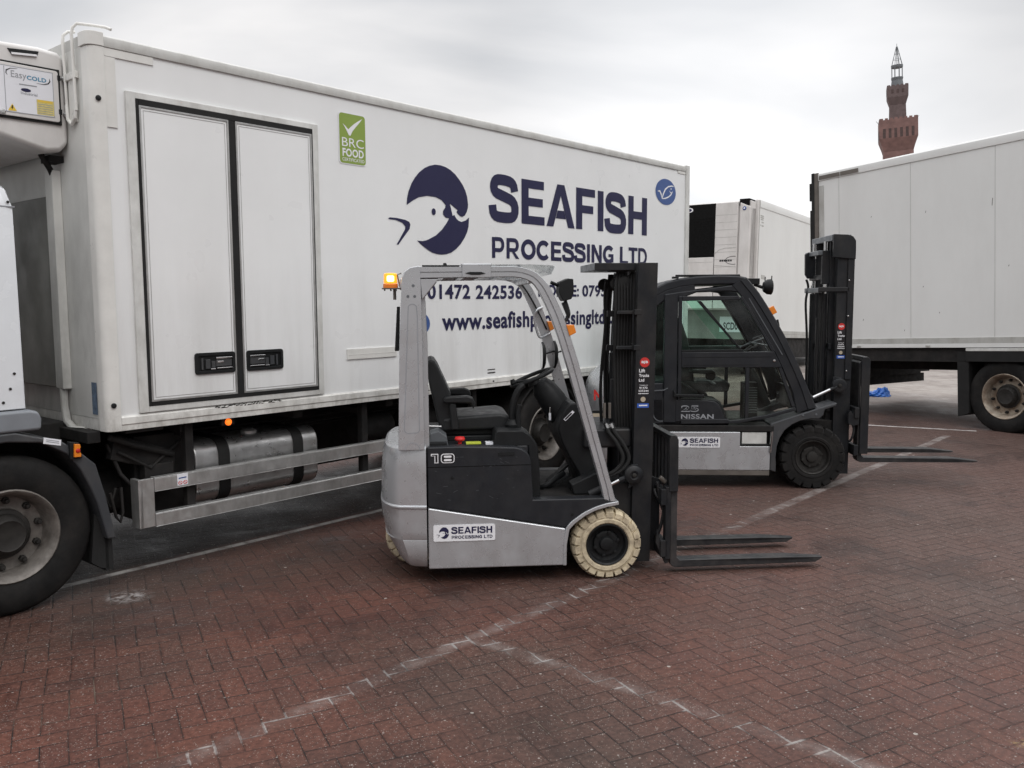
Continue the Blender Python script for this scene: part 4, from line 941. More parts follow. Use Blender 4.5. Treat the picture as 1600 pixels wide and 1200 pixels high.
# ------------------------------------------------------------------ forklift in front (open, electric, three wheels)
def make_open_forklift():
    T = thing('forklift', 'silver and charcoal open forklift with cream tyres and a lit amber beacon', 'forklift',
              (0.609, 5.464, 0), rad(5.5))
    BWd = 1.05
    # counterweight: stacked plan outlines, rounded at the back
    def ring(z, xr, inset, p=3.2, n=26):
        pts = []
        for i in range(n + 1):
            u = -1 + 2 * i / n
            yy = BWd / 2 + (BWd / 2 - inset) * math.copysign(abs(u) ** 0.62, u)
            q = min(1, abs((yy - BWd / 2) / (BWd / 2 - inset)))
            pts.append((-1.155 - xr * max(0.0, 1 - q ** p) ** (1 / p), yy, z))
        return [(-1.153, inset, z)] + pts + [(-1.153, BWd - inset, z)]
    mb = MB()
    lv = [(0.098, 0.13, 0.075), (0.112, 0.165, 0.045), (0.15, 0.195, 0.018), (0.205, 0.222, 0.006), (0.286, 0.268, 0.002), (0.293, 0.276, 0.004), (0.300, 0.270, 0.0), (0.345, 0.282, 0.0), (0.42, 0.298, -0.002), (0.490, 0.302, -0.003), (0.500, 0.303, -0.012), (0.508, 0.303, -0.012), (0.516, 0.296, 0.0), (0.62, 0.297, 0.0), (0.74, 0.292, 0.0), (0.84, 0.280, 0.0), (0.872, 0.268, 0.006), (0.886, 0.250, 0.02), (0.888, 0.205, 0.06)]
    mb.loft([ring(z, xr, i) for z, xr, i in lv])
    mb.build('counterweight', 'silver_paint', T, smooth=28)
    mb = MB(); mb.loft([ring(0.8885, 0.18, 0.075), ring(0.895, 0.17, 0.085)]); mb.box(-1.16, -1.02, 0.06, 0.99, 0.80, 0.90)
    mb.build('top_cover', 'black_plastic', T, bevel=0.004)
    # side panels (near and far)
    dark = [(-1.144, 0.504), (-1.144, 0.884), (-0.95, 0.886), (-0.60, 0.874), (-0.555, 0.864), (-0.520, 0.842), (-0.500, 0.812), (-0.492, 0.76), (-0.480, 0.535), (-0.011, 0.535), (0.045, 0.512), (-0.01, 0.487), (-0.08, 0.468), (-0.155, 0.437), (-0.215, 0.392), (-0.272, 0.348)]
    silver = [(-1.144, 0.499), (-0.272, 0.343), (-0.284, 0.104), (-1.144, 0.107)]
    for s in (0, 1):
        Y = (lambda a: a) if s == 0 else (lambda a: BWd - a)
        mb = MB(); mb.prism(dark, Y(0.0), Y(0.09)); p = mb.build('side_panel', 'charcoal_paint', T, bevel=0.010, seg=3)
        if s == 0:
            g = MB(); g.stroke([(-1.144, 0.757), (-0.494, 0.761)], 0.005, -0.0008, 0)
            g.prism([(-0.70, 0.822), (-0.60, 0.824), (-0.60, 0.845), (-0.70, 0.843)], -0.004, 0.0, mi=1); g.build('panel_line', ['mesh_black', 'black_plastic'], p, smooth=0)
            n = MB()
            one = lambda d: [(-1.122 + d, 0.828 + d * .6), (-1.122 + d, 0.843 - d), (-1.076 - d, 0.843 - d), (-1.076 - d, 0.783 + d), (-1.100 + d, 0.783 + d), (-1.100 + d, 0.828 + d * .6)]
            n.flat(one(0.0), -0.0012, 0); n.flat(one(0.0055), -0.0022, 1)
            n.flat(rr(-1.060, -0.975, 0.783, 0.843, 0.018, 4), -0.0012, 0); n.flat(rr(-1.0545, -0.9805, 0.7885, 0.8375, 0.014, 4), -0.0022, 1)
            for za, zb in ((0.7955, 0.8085), (0.8175, 0.8305)): n.flat(rr(-1.042, -0.993, za, zb, 0.006, 3), -0.0030, 0)
            n.build('number_decal', ['white_vinyl', 'black_vinyl'], p, smooth=0)
            b = MB()
            for (x, z) in ((-0.23, 0.435), (-0.99, 0.69)): b.lathe([(0.010, 0), (0.010, -0.004), (0, -0.005)], (x, 0, z), 10)
            b.build('bolt', 'black_plastic', p)
        if s == 0:
            random.seed(5); q = MB()
            for k in range(22):
                x = -1.10 + random.random() * 0.55; z = 0.53 + random.random() * 0.30; a = random.uniform(-0.5, 0.5); L_ = 0.008 + 0.03 * random.random() ** 2
                q.stroke([(x, z), (x + L_ * math.cos(a), z + L_ * math.sin(a))], 0.0013, -0.0006, 0)
            q.build('scratches', 'grey_edge', p, smooth=0)
        mb = MB(); mb.prism(silver, Y(-0.006), Y(0.088)); sp = mb.build('lower_panel', 'silver_paint', T, bevel=0.009, seg=3)
        if s == 0: company_decal(sp, -1.113, -0.724, 0.285, 0.390, -0.0105)
        # wheel-arch strip
        mb = MB()
        top = resample([(-0.290, 0.104), (-0.287, 0.25), (-0.272, 0.346), (-0.245, 0.382), (-0.215, 0.404), (-0.155, 0.446), (-0.08, 0.480), (-0.01, 0.500), (0.068, 0.512)], 24)
        low = resample([(-0.268, 0.104), (-0.266, 0.24), (-0.250, 0.335), (-0.222, 0.368), (-0.20, 0.385), (-0.145, 0.425), (-0.075, 0.458), (0.0, 0.478), (0.072, 0.490)], 24)
        sect = [(0, -0.012), (1, -0.012), (1, 0.2), (0, 0.2)]
        sweep(mb, top, low, [(t, Y(y)) for t, y in sect]); mb.build('wheel_arch', 'silver_paint', T, bevel=0.004)
    # battery hood, lever console, floor, frame
    mb = MB(); mb.box(-1.153, -0.50, 0.092, BWd - 0.092, 0.45, 0.872); mb.box(-1.10, -0.46, 0.092, BWd - 0.092, 0.2, 0.45)
    mb.build('battery_hood', 'charcoal_paint', T, bevel=0.015, seg=3)
    mb = MB()
    mb.prism([(-0.725, 0.86), (-0.715, 0.945), (-0.70, 0.968), (-0.53, 0.966), (-0.485, 0.935), (-0.455, 0.895), (-0.438, 0.86), (-0.425, 0.70), (-0.42, 0.50), (-0.49, 0.50), (-0.50, 0.86)], 0.095, 0.33)
    mb.prism([(-0.50, 0.50), (-0.50, 0.86), (-0.455, 0.84), (-0.435, 0.78), (-0.42, 0.50)], 0.335, BWd - 0.10)
    mb.build('lever_console', 'black_plastic', T, bevel=0.012, seg=3)
    mb = MB(); mb.box(-0.49, 0.05, 0.085, BWd - 0.085, 0.475, 0.530); mb.build('floor_plate', 'chassis_black', T, bevel=0.004)
    mb = MB(); mb.box(-1.14, -0.29, 0.10, BWd - 0.10, 0.13, 0.2); mb.box(-0.30, 0.16, 0.20, BWd - 0.20, 0.13, 0.47)
    mb.lathe([(0.0, 0), (0.085, 0), (0.085, 0.75), (0, 0.75)], (0, 0.15, 0.225), 20)
    mb.build('main_frame', 'chassis_black', T, bevel=0.006)
    mb = MB(); hose(mb, [(-0.42, 0.35, 0.53), (-0.36, 0.30, 0.56), (-0.28, 0.35, 0.60), (-0.22, 0.4, 0.62)], 0.018); mb.prism([(-0.36, 0.535), (-0.20, 0.62), (-0.18, 0.61), (-0.33, 0.53)], 0.34, 0.42); mb.prism([(-0.32, 0.535), (-0.18, 0.66), (-0.165, 0.65), (-0.30, 0.53)], 0.50, 0.60)
    mb.tube([(-0.2, 0.32, 0.53), (-0.17, 0.32, 0.60)], 0.012, 8); mb.build_split('pedal', 'black_plastic', T, bevel=0.004)
    # front cowl and steering column
    mb = MB()
    cow = [(-0.235, 1.085), (-0.205, 1.115), (-0.165, 1.12), (-0.125, 1.06), (-0.085, 0.93), (-0.03, 0.72), (0.03, 0.515), (0.06, 0.49), (-0.10, 0.49), (-0.15, 0.66), (-0.21, 0.76), (-0.26, 0.86), (-0.285, 0.95), (-0.265, 1.03)]
    mb.prism(cow, 0.24, 0.86); mb.prism([(-0.22, 0.60), (0.005, 0.70), (0.03, 0.66), (-0.02, 0.53), (-0.20, 0.53)], 0.12, 0.24)
    mb.build('front_cowl', 'black_plastic', T, bevel=0.025, seg=4)
    mb = MB(); mb.flat([(-0.250, 1.012), (-0.190, 1.070), (-0.176, 1.058), (-0.236, 1.0)], 0.2375, 0); mb.flat([(-0.243, 1.014), (-0.200, 1.056), (-0.192, 1.048), (-0.235, 1.007)], 0.2368, 1); mb.build('dash_label', ['card_white', 'mesh_black'], T, smooth=0)
    mb = MB()
    mb.tube([(-0.375, 0.5, 1.245), (-0.345, 0.5, 1.19), (-0.28, 0.5, 1.10), (-0.22, 0.5, 1.00)], [0.05, 0.085, 0.095, 0.09], 16)
    mb.build('steering_column', 'black_plastic', T, bevel=0.006)
    mb = MB(); mb.box(-0.325, -0.31, 0.395, 0.402, 0.985, 1.035, 0); mb.tube([(-0.315, 0.40, 1.075), (-0.318, 0.398, 1.035)], 0.004, 6, 1); mb.build('key_fob', ['card_white', 'steel_rod'], T, bevel=0.002)
    ax = Vector((-0.375, 0, 0.927)).normalized(); ux = Vector((0.927, 0, 0.375)).normalized(); cc = Vector((-0.427, 0.5, 1.267))
    mb = MB()
    mb.tube([cc + 0.148 * (math.cos(t) * ux + math.sin(t) * Vector((0, 1, 0))) for t in [2 * math.pi * i / 40 for i in range(40)]], 0.0135, 10, closed=True)
    for t in (0.3, 2.4, 4.5): mb.tube([cc - ax * 0.02, cc + 0.142 * (math.cos(t) * ux + math.sin(t) * Vector((0, 1, 0)))], 0.011, 8)
    mb.tube([cc - ax * 0.05, cc - ax * 0.005], [0.045, 0.035], 14)
    kc = cc + 0.142 * (-0.94 * ux - 0.3 * Vector((0, 1, 0)))
    mb.tube([kc, kc + ax * 0.02, kc + ax * 0.045], [0.012, 0.022, 0.014], 12)
    mb.build('steering_wheel', 'black_plastic', T)
    mb = MB()
    hose(mb, [(-0.585, 0.25, 0.96), (-0.588, 0.25, 1.05), (-0.575, 0.25, 1.14), (-0.545, 0.25, 1.21), (-0.51, 0.26, 1.24)], 0.022, 0)
    mb.lathe([(0.0, 0), (0.045, 0.005), (0.05, 0.03), (0.03, 0.06), (0.0, 0.07)], (-0.585, 0.25, 0.955), 16, axis='z')
    hose(mb, [(-0.548, 0.22, 0.96), (-0.552, 0.22, 1.05), (-0.54, 0.22, 1.115)], 0.017, 0)
    mb.build('hydraulic_lever', 'black_plastic', T)
    # seat
    mb = MB(); mb.box(-1.06, -0.66, 0.31, 0.74, 0.868, 0.905); mb.box(-1.04, -0.63, 0.33, 0.72, 0.905, 0.95); mb.build('seat_base', 'black_plastic', T, bevel=0.01)
    mb = MB()
    cush = [(-1.05, 0.935), (-1.04, 1.02), (-0.98, 1.035), (-0.82, 1.042), (-0.66, 1.052), (-0.605, 1.035), (-0.585, 0.985), (-0.605, 0.945)]
    mb.prism(cush, 0.29, 0.76); mb.build('seat_cushion', 'seat_vinyl', T, bevel=0.03, seg=4)
    mb = MB()
    back = [(-1.060, 0.93), (-1.085, 1.06), (-1.128, 1.25), (-1.142, 1.385), (-1.125, 1.412), (-1.092, 1.405), (-1.065, 1.36), (-1.02, 1.26), (-0.985, 1.18), (-0.968, 1.10), (-0.975, 1.03), (-0.99, 0.95)]
    mb.prism(back, 0.30, 0.75); mb.build('seat_backrest', 'seat_vinyl', T, bevel=0.028, seg=4)
    for y0 in (0.245, 0.752):
        mb = MB(); mb.prism([(-1.04, 1.135), (-1.03, 1.17), (-0.88, 1.178), (-0.845, 1.165), (-0.83, 1.13), (-0.84, 1.085), (-0.86, 1.125), (-1.02, 1.13)], y0, y0 + 0.05)
        mb.prism([(-0.985, 0.95), (-0.935, 0.95), (-0.955, 1.13), (-1.0, 1.13)], y0 + 0.012, y0 + 0.038)
        mb.build('armrest', 'seat_vinyl', T, bevel=0.012, seg=3)
    mb = MB(); mb.lathe([(0.012, 0), (0.014, 0.02), (0.030, 0.026), (0.034, 0.036), (0.030, 0.048), (0.0, 0.052)], (-0.934, 0.19, 0.868), 18, axis='z'); mb.build('emergency_button', 'red_plastic', T)
    mb = MB(); mb.prism([(-0.895, 0.875), (-0.80, 0.875), (-0.80, 0.884), (-0.895, 0.884)], 0.14, 0.20, mi=0); mb.prism([(-0.77, 0.873), (-0.70, 0.873), (-0.70, 0.884), (-0.77, 0.884)], 0.12, 0.20, mi=1); mb.prism([(-0.70, 0.873), (-0.68, 0.873), (-0.68, 0.884), (-0.70, 0.884)], 0.12, 0.20, mi=2)
    mb.build_split('hood_label', ['lime_vinyl', 'card_white', 'red_vinyl'], T)
    mb = MB(); mb.prism([(-1.13, 0.872), (-1.125, 0.95), (-1.07, 0.965), (-1.02, 0.93), (-1.01, 0.872)], 0.12, 0.30, mi=0); mb.tube([(-1.15, 0.2, 0.99), (-1.05, 0.2, 0.985)], 0.008, 6, mi=1)
    mb.build('seat_bracket', ['grey_edge', 'steel_rod'], T, bevel=0.008)
    # overhead guard
    GW = 0.96
    top = resample([(-1.19, 2.002), (-0.727, 2.002), (-0.60, 2.003), (-0.55, 1.998), (-0.499, 1.983), (-0.462, 1.967), (-0.433, 1.945), (-0.400, 1.912), (-0.374, 1.878), (-0.334, 1.800), (-0.293, 1.713), (-0.245, 1.575), (-0.19, 1.40), (0.025, 0.616), (0.052, 0.512)], 60)
    low = resample([(-1.19, 1.930), (-0.727, 1.936), (-0.60, 1.937), (-0.555, 1.932), (-0.515, 1.920), (-0.488, 1.906), (-0.469, 1.888), (-0.450, 1.862), (-0.434, 1.833), (-0.400, 1.766), (-0.365, 1.685), (-0.319, 1.560), (-0.262, 1.375), (-0.043, 0.609), (-0.022, 0.512)], 60)
    sect = [(0, 0.055), (0, 0.008), (0.05, 0.0), (0.46, 0.0), (0.47, 0.012), (0.56, 0.012), (0.57, 0.0), (0.95, 0.0), (1.0, 0.008), (1.0, 0.055)]
    for s in (0, 1):
        mb = MB(); Y = (lambda a: a) if s == 0 else (lambda a: GW - a)
        sweep(mb, top, low, [(t, Y(y)) for t, y in sect]); mb.build('guard_rail', 'silver_paint', T, smooth=30)
        mb = MB()
        mb.prism([(-1.322, 0.868), (-1.304, 1.55), (-1.284, 1.93), (-1.268, 1.97), (-1.235, 1.995), (-1.18, 2.006), (-1.172, 2.0), (-1.168, 1.85), (-1.163, 1.5), (-1.160, 0.868)], Y(-0.004), Y(0.05))
        mb.prism([(-1.30, 0.868), (-1.27, 1.93), (-1.15, 1.95), (-1.133, 1.5), (-1.13, 0.868)], Y(0.05), Y(0.10))
        pil = mb.build('rear_pillar', 'silver_paint', T, bevel=0.008, seg=3)
        if s == 0:
            g = MB()
            pa = [(-1.283, 1.0), (-1.25, 1.70)] + arc(-1.222, 1.745, 0.028, 150, 30, 8) + [(-1.193, 1.70), (-1.19, 1.0)] + arc(-1.215, 1.0, 0.025, 0, -60, 4) + [(-1.26, 0.975)] + arc(-1.258, 1.0, 0.025, -120, -180, 4)
            g.stroke(pa + [pa[0]], 0.006, -0.0052, 0)
            g.stroke(arc(-1.235, 0.87, 0.045, 0, 180, 12), 0.005, -0.0052, 0)
            for (x, z) in ((-1.215, 1.885), (-1.248, 1.82), (-1.207, 1.82)): g.ell(x, z, 0.009, 0.009, -0.0052, 1, 12)
            g.build('pillar_emboss', ['grey_vinyl', 'grey_edge'], pil, smooth=0)
    mb = MB()
    for x in (-1.20, -1.06, -0.93, -0.80, -0.68, -0.56): mb.box(x, x + 0.035, 0.055, GW - 0.055, 1.935, 1.985)
    mb.box(-0.50, -0.45, 0.055, GW - 0.055, 1.90, 1.94)
    mb.prism([(-1.172, 1.925), (-1.06, 1.925), (-1.162, 1.80)], 0.006, 0.05); mb.prism([(-1.172, 1.925), (-1.06, 1.925), (-1.162, 1.80)], GW - 0.05, GW - 0.006)
    mb.box(-1.30, -1.17, 0.10, GW - 0.10, 1.86, 1.93)
    mb.build_split('roof_bar', 'silver_paint', T, bevel=0.004)
    mb = MB()
    rng = [(-0.82, 2.012), (-0.62, 2.014), (-0.45, 2.012), (-0.36, 2.008), (-0.345, 2.0), (-0.365, 1.955)]
    mb.loft([[(x, -0.012, z), (x, GW + 0.012, z), (x, GW + 0.012, z - 0.004), (x, -0.012, z - 0.004)] for x, z in rng])
    mb.prism([(-0.82, 2.010), (-0.45, 2.011), (-0.36, 2.006), (-0.345, 1.998), (-0.37, 1.955), (-0.46, 1.985), (-0.60, 2.004)], -0.012, -0.008)
    mb.build('rain_cover', 'clear_sheet', T)
    mb = MB()
    mb.box(-0.92, -0.735, -0.008, GW + 0.008, 2.006, 2.020, 0); mb.box(-0.915, -0.74, -0.012, -0.002, 1.935, 2.015, 0); mb.prism([(-0.90, 1.960), (-0.87, 1.968), (-0.80, 1.968), (-0.77, 1.958), (-0.81, 1.950), (-0.86, 1.950)], -0.018, -0.012, mi=1)
    mb.box(-1.16, -0.93, 0.0, GW, 2.004, 2.010, 1); mb.lathe([(0.012, 0), (0.010, 0.012), (0, 0.014)], (-1.02, 0.02, 2.010), 10, axis='z', mi=1)
    mb.build('cover_clamp', ['silver_paint', 'black_plastic'], T, bevel=0.003)
    # beacon
    mb = MB(); bx, by = -1.358, 0.14
    mb.box(bx - 0.052, -1.285, by - 0.045, by + 0.045, 1.866, 1.874); mb.tube([(bx + 0.025, by, 1.866), (bx + 0.025, by, 1.80)], 0.010, 8); mb.tube([(-1.30, by, 1.88), (-1.315, by, 1.955), (-1.29, by, 1.965)], 0.005, 6)
    for dx, dy in ((-0.035, -0.03), (0.035, -0.03), (0.0, 0.035)): mb.tube([(bx + dx, by + dy, 1.872), (bx + dx, by + dy, 1.855)], 0.005, 6)
    mb.build('beacon_bracket', 'brown_grey', T)
    mb = MB(); mb.lathe([(0.0, 0), (0.046, 0.0), (0.046, 0.022), (0.042, 0.026), (0.0, 0.027)], (bx, by, 1.874), 24, axis='z', mi=0)
    mb.lathe([(0.0, 0.0), (0.042, 0.001), (0.040, 0.058), (0.034, 0.064), (0.0, 0.066)], (bx, by, 1.901), 24, axis='z', mi=1)
    bea = mb.build('beacon', ['orange_vinyl', 'beacon_glass'], T)
    mb = MB(); mb.prism(rr(bx - 0.020, bx + 0.024, 1.912, 1.950, 0.010, 4), by - 0.0425, by - 0.038); mb.build('beacon_bulb', 'beacon_core', bea, smooth=0)
    mb = MB(); mb.prism([(-1.338, 1.48), (-1.312, 1.48), (-1.302, 1.757), (-1.320, 1.757)], 0.11, 0.20); mb.build('rear_marker', 'black_plastic', T, bevel=0.004)
    # lamps, mirrors
    mb = MB(); mb.prism([(-0.31, 1.905), (-0.255, 1.928), (-0.222, 1.925), (-0.218, 1.85), (-0.232, 1.80), (-0.285, 1.785), (-0.315, 1.84)], 0.02, 0.15); mb.tube([(-0.36, 0.06, 1.905), (-0.30, 0.07, 1.88)], 0.012, 8); hose(mb, [(-0.265, 0.08, 1.79), (-0.25, 0.07, 1.74), (-0.245, 0.06, 1.70), (-0.27, 0.05, 1.66)], 0.012)
    mb.prism([(-0.29, 1.775), (-0.26, 1.785), (-0.235, 1.70), (-0.25, 1.68)], 0.04, 0.09)
    mb.build_split('work_lamp', 'black_plastic', T, bevel=0.006)
    for y0 in (-0.01, 0.86):
        mb = MB(); mb.prism([(-0.272, 1.64), (-0.222, 1.640), (-0.208, 1.590), (-0.250, 1.570)], y0, y0 + 0.10); mb.build('indicator_lamp', 'amber_lens', T, bevel=0.004)
    for (cx, cy, cz, wx) in ((-0.310, 0.80, 1.395, 0.018), (-0.215, 0.86, 1.40, 0.024)):
        mb = MB(); mb.loft([[(cx - 0.010 + 0.012 * k, cy + 0.07 * math.cos(t), cz + 0.10 * math.sin(t) * (1 if k != 2 else .7)) for t in [2 * math.pi * i / 20 for i in range(20)]] for k in range(3)], 0)
        mb.tube([(cx + 0.01, cy + 0.02, cz + 0.01), (cx + 0.09, cy + 0.06, cz + 0.03)], 0.006, 6, 0)
        mb.add([(cx - 0.0105, cy + 0.062 * math.cos(t), cz + 0.09 * math.sin(t)) for t in [2 * math.pi * i / 20 for i in range(20)]], [list(range(20))], 1)
        mb.build('mirror', ['black_plastic', 'mirror'], T)
    mb = MB(); hose(mb, [(-0.30, 0.91, 1.74), (-0.345, 0.86, 1.72), (-0.365, 0.86, 1.66), (-0.33, 0.86, 1.53), (-0.27, 0.86, 1.545), (-0.245, 0.91, 1.56)], 0.009); mb.build('grab_handle', 'silver_paint', T)
    # loose wiring along the far pillar
    mb = MB(); hose(mb, [(-0.47, 0.9, 1.93), (-0.42, 0.88, 1.86), (-0.36, 0.89, 1.76), (-0.31, 0.88, 1.66), (-0.27, 0.9, 1.58)], 0.006); mb.build('wiring', 'black_plastic', T)
    # wheels
    for c, s in (((0, 0.0, 0.225), 1), ((0, BWd, 0.225), -1)):
        w = wheel_node(T); lift_tyre(w, c, 0.226, 0.138, 0.17, s, 'cream_tyre', nl=21)
    w = wheel_node(T); lift_tyre(w, (-1.235, 0.44, 0.2), 0.2, 0.11, 0.17, 1, 'cream_tyre', nl=18)
    # mast: two outer channels, inner channels, cross members, chains, hoses
    ln = 0.018                                     # leans forward
    LX = lambda x, z: x + ln * (z - 1.0)
    def lbox(mb, x0, x1, y0, y1, z0, z1, mi=0):
        mb.hexa([(LX(x0, z0), y0, z0), (LX(x1, z0), y0, z0), (LX(x1, z0), y1, z0), (LX(x0, z0), y1, z0), (LX(x0, z1), y0, z1), (LX(x1, z1), y0, z1), (LX(x1, z1), y1, z1), (LX(x0, z1), y1, z1)], mi)
    for y0, y1 in ((0.16, 0.19), (0.80, 0.83)):
        mb = MB(); lbox(mb, 0.205, 0.335, y0, y1, 0.06, 2.03)
        yi0, yi1 = (y1, y1 + 0.05) if y0 < 0.5 else (y0 - 0.05, y0)
        lbox(mb, 0.205, 0.225, yi0, yi1, 0.06, 2.03); lbox(mb, 0.315, 0.335, yi0, yi1, 0.06, 2.03)
        rail = mb.build('mast_rail', 'mast_paint', T, bevel=0.003)
        if y0 < 0.5: service_sticker(rail, 0.223, 0.300, 1.085, 1.421, 0.1585, ln)
    for y0, y1 in ((0.245, 0.285), (0.705, 0.745)):
        mb = MB(); lbox(mb, 0.215, 0.325, y0, y1, 0.08, 2.01); mb.build('inner_rail', 'mast_paint', T, bevel=0.003)
    mb = MB()
    mb.box(-0.045, 0.355, 0.235, 0.76, 1.985, 2.032, 0)
    mb.prism([(-0.048, 1.986), (-0.045, 1.986), (-0.045, 2.031), (-0.048, 2.031)], 0.235, 0.76, mi=1)
    mb.box(0.24, 0.318, 0.224, 0.235, 1.985, 2.032, 1)
    lbox(mb, 0.20, 0.24, 0.19, 0.80, 0.16, 0.30); lbox(mb, 0.20, 0.23, 0.285, 0.705, 0.88, 0.97); lbox(mb, 0.19, 0.22, 0.285, 0.705, 1.45, 1.50)
    mb.build_split('mast_crossmember', ['mast_paint', 'grey_edge'], T, bevel=0.003)
    mb = MB()
    mb.tube([(LX(0.155, 0.2), 0.50, 0.2), (LX(0.155, 1.25), 0.50, 1.25)], 0.042, 16); mb.tube([(LX(0.155, 1.25), 0.50, 1.25), (LX(0.155, 1.96), 0.50, 1.96)], 0.022, 12)
    for yy in (0.30, 0.69): mb.tube([(LX(0.175, 0.10), yy, 0.10), (LX(0.175, 1.42), yy, 1.42)], 0.032, 14); mb.tube([(LX(0.175, 1.42), yy, 1.42), (LX(0.175, 1.98), yy, 1.98)], 0.016, 10, 1)
    for z in (1.47, 1.70):
        lbox(mb, 0.09, 0.255, 0.20, 0.245, z, z + 0.022, 0); lbox(mb, 0.19, 0.235, 0.158, 0.20, z - 0.004, z + 0.030, 0); lbox(mb, 0.06, 0.14, 0.40, 0.42, z - 0.02, z + 0.02)
    mb.build_split('lift_cylinder', ['mast_paint', 'grey_edge'], T, bevel=0.003)
    mb = MB()
    for yy, xx in ((0.33, 0.19), (0.36, 0.16), (0.62, 0.19), (0.65, 0.16), (0.40, 0.22), (0.58, 0.22), (0.45, 0.15), (0.54, 0.14)):
        mb.tube([(xx + 0.006, yy, 0.95), (xx + 0.02, yy, 1.96)], 0.010, 6)
    for xx in (0.10, 0.120, 0.140, 0.16, 0.18, 0.20): hose(mb, [(xx + 0.02, 0.30, 1.97), (xx + 0.004, 0.28, 1.9), (xx, 0.26, 1.7), (xx - 0.004, 0.27, 1.4), (xx, 0.26, 1.1), (xx + 0.01, 0.27, 0.93)], 0.011)
    for xx in (0.13, 0.15, 0.18): hose(mb, [(xx + 0.02, 0.70, 1.97), (xx, 0.70, 1.7), (xx - 0.01, 0.71, 1.3), (xx, 0.70, 0.93)], 0.011)
    for yy in (0.27, 0.68): mb.lathe([(0.0, 0), (0.03, 0), (0.046, 0.006), (0.034, 0.012), (0.034, 0.024), (0.046, 0.03), (0.0, 0.03)], (0.165, yy, 1.90), 20); mb.lathe([(0.0, 0), (0.042, 0), (0.03, 0.01), (0.042, 0.025), (0, 0.025)], (0.115, yy + 0.03, 1.90), 20)
    hose(mb, [(0.11, 0.62, 1.93), (0.10, 0.62, 1.8), (0.10, 0.60, 1.6), (0.075, 0.60, 1.3), (0.065, 0.58, 1.1), (0.07, 0.56, 0.93)], 0.011)
    for (xx, d) in ((0.04, 0), (0.08, 0.012)):
        hose(mb, [(xx - 0.02, 0.20, 0.99), (xx, 0.18, 0.93), (xx + 0.05, 0.16, 0.86), (xx + 0.09, 0.15, 0.76), (xx + 0.04, 0.15, 0.68), (xx - 0.06, 0.16, 0.635)], 0.013)
    mb.build_split('mast_hose', 'rubber', T)
    mb = MB()
    for xx in (0.005, 0.04):
        mb.tube([(xx + 0.01, 0.20, 1.12), (xx + 0.01, 0.20, 1.02)], 0.010, 8, 0); mb.tube([(xx + 0.02, 0.195, 0.985), (xx + 0.03, 0.19, 0.955)], 0.016, 8, 1)
    mb.tube([(-0.03, 0.158, 0.633), (0.03, 0.155, 0.655)], 0.013, 8, 1)
    mb.build_split('hose_fitting', ['brown_grey', 'steel_rod'], T)
    mb = MB(); mb.box(-0.12, 0.20, 0.20, 0.80, 0.82, 0.95); mb.box(0.02, 0.21, 0.19, 0.83, 0.30, 0.60); mb.build_split('mast_support', 'mast_paint', T, bevel=0.02, seg=3)
    mb = MB()
    mb.tube([(-0.10, 0.13, 0.53), (0.0, 0.13, 0.57)], 0.030, 14, 0); mb.tube([(0.0, 0.13, 0.57), (0.11, 0.13, 0.622)], 0.0125, 12, 1); mb.tube([(0.10, 0.13, 0.617), (0.18, 0.13, 0.65)], 0.017, 10, 0)
    mb.lathe([(0.0, 0), (0.03, -0.012), (0.055, -0.006), (0.062, 0.0), (0.062, 0.05), (0, 0.05)], (0.195, 0.11, 0.655), 24, mi=0); mb.lathe([(0.016, 0), (0.014, -0.02), (0, -0.022)], (0.195, 0.11, 0.655), 12, mi=2)
    mb.prism([(0.16, 0.56), (0.225, 0.60), (0.225, 0.72), (0.18, 0.72)], 0.125, 0.155, mi=0)
    mb.build('tilt_cylinder', ['mast_paint', 'steel_rod', 'hub_dark'], T, bevel=0.003)
    # carriage, load guard, forks
    mb = MB()
    mb.box(0.365, 0.410, 0.06, 0.94, 0.115, 0.225); mb.box(0.365, 0.410, 0.06, 0.94, 0.46, 0.565)
    for y0 in (0.225, 0.72): mb.prism([(0.30, 0.13), (0.40, 0.10), (0.40, 0.60), (0.345, 0.62), (0.30, 0.58)], y0, y0 + 0.03)
    mb.box(0.395, 0.43, 0.06, 0.12, 0.10, 0.58); mb.box(0.395, 0.43, 0.88, 0.94, 0.10, 0.58)
    mb.prism([(0.345, 0.30), (0.395, 0.115), (0.43, 0.10), (0.42, 0.07), (0.40, 0.065), (0.335, 0.21)], 0.075, 0.10)
    hose(mb, [(0.36, 0.14, 0.60), (0.385, 0.13, 0.45), (0.40, 0.13, 0.40), (0.385, 0.14, 0.30), (0.36, 0.14, 0.24)], 0.012)
    hose(mb, [(0.345, 0.16, 0.55), (0.36, 0.14, 0.50), (0.41, 0.13, 0.47)], 0.010)
    mb.tube([(0.37, 0.12, 0.635), (0.41, 0.12, 0.60)], 0.016, 8, 1)
    mb.build('carriage', ['mast_paint', 'brown_grey'], T, bevel=0.004)
    mb = MB()
    prf = [(0.432, 0.575), (0.432, 0.86), (0.424, 0.895), (0.404, 0.915), (0.33, 0.945), (0.33, 0.93), (0.40, 0.90), (0.412, 0.88), (0.414, 0.575)]
    for y0 in (0.055, 0.915): mb.prism([(0.416, 0.55), (0.416, 0.89), (0.428, 0.918), (0.450, 0.920), (0.468, 0.908), (0.476, 0.885), (0.476, 0.55)], y0, y0 + 0.022)
    mb.box(0.425, 0.470, 0.077, 0.915, 0.885, 0.915)
    for k in range(9): mb.box(0.428, 0.462, 0.13 + k * 0.088, 0.13 + k * 0.088 + 0.03, 0.55, 0.885)
    mb.build('load_guard', 'mast_paint', T, bevel=0.004)
    fork_arm(T, 0.432, 1.488, 0.075, 0.175, 0.038, 0.088, 0.070, 0.66, 0.046)
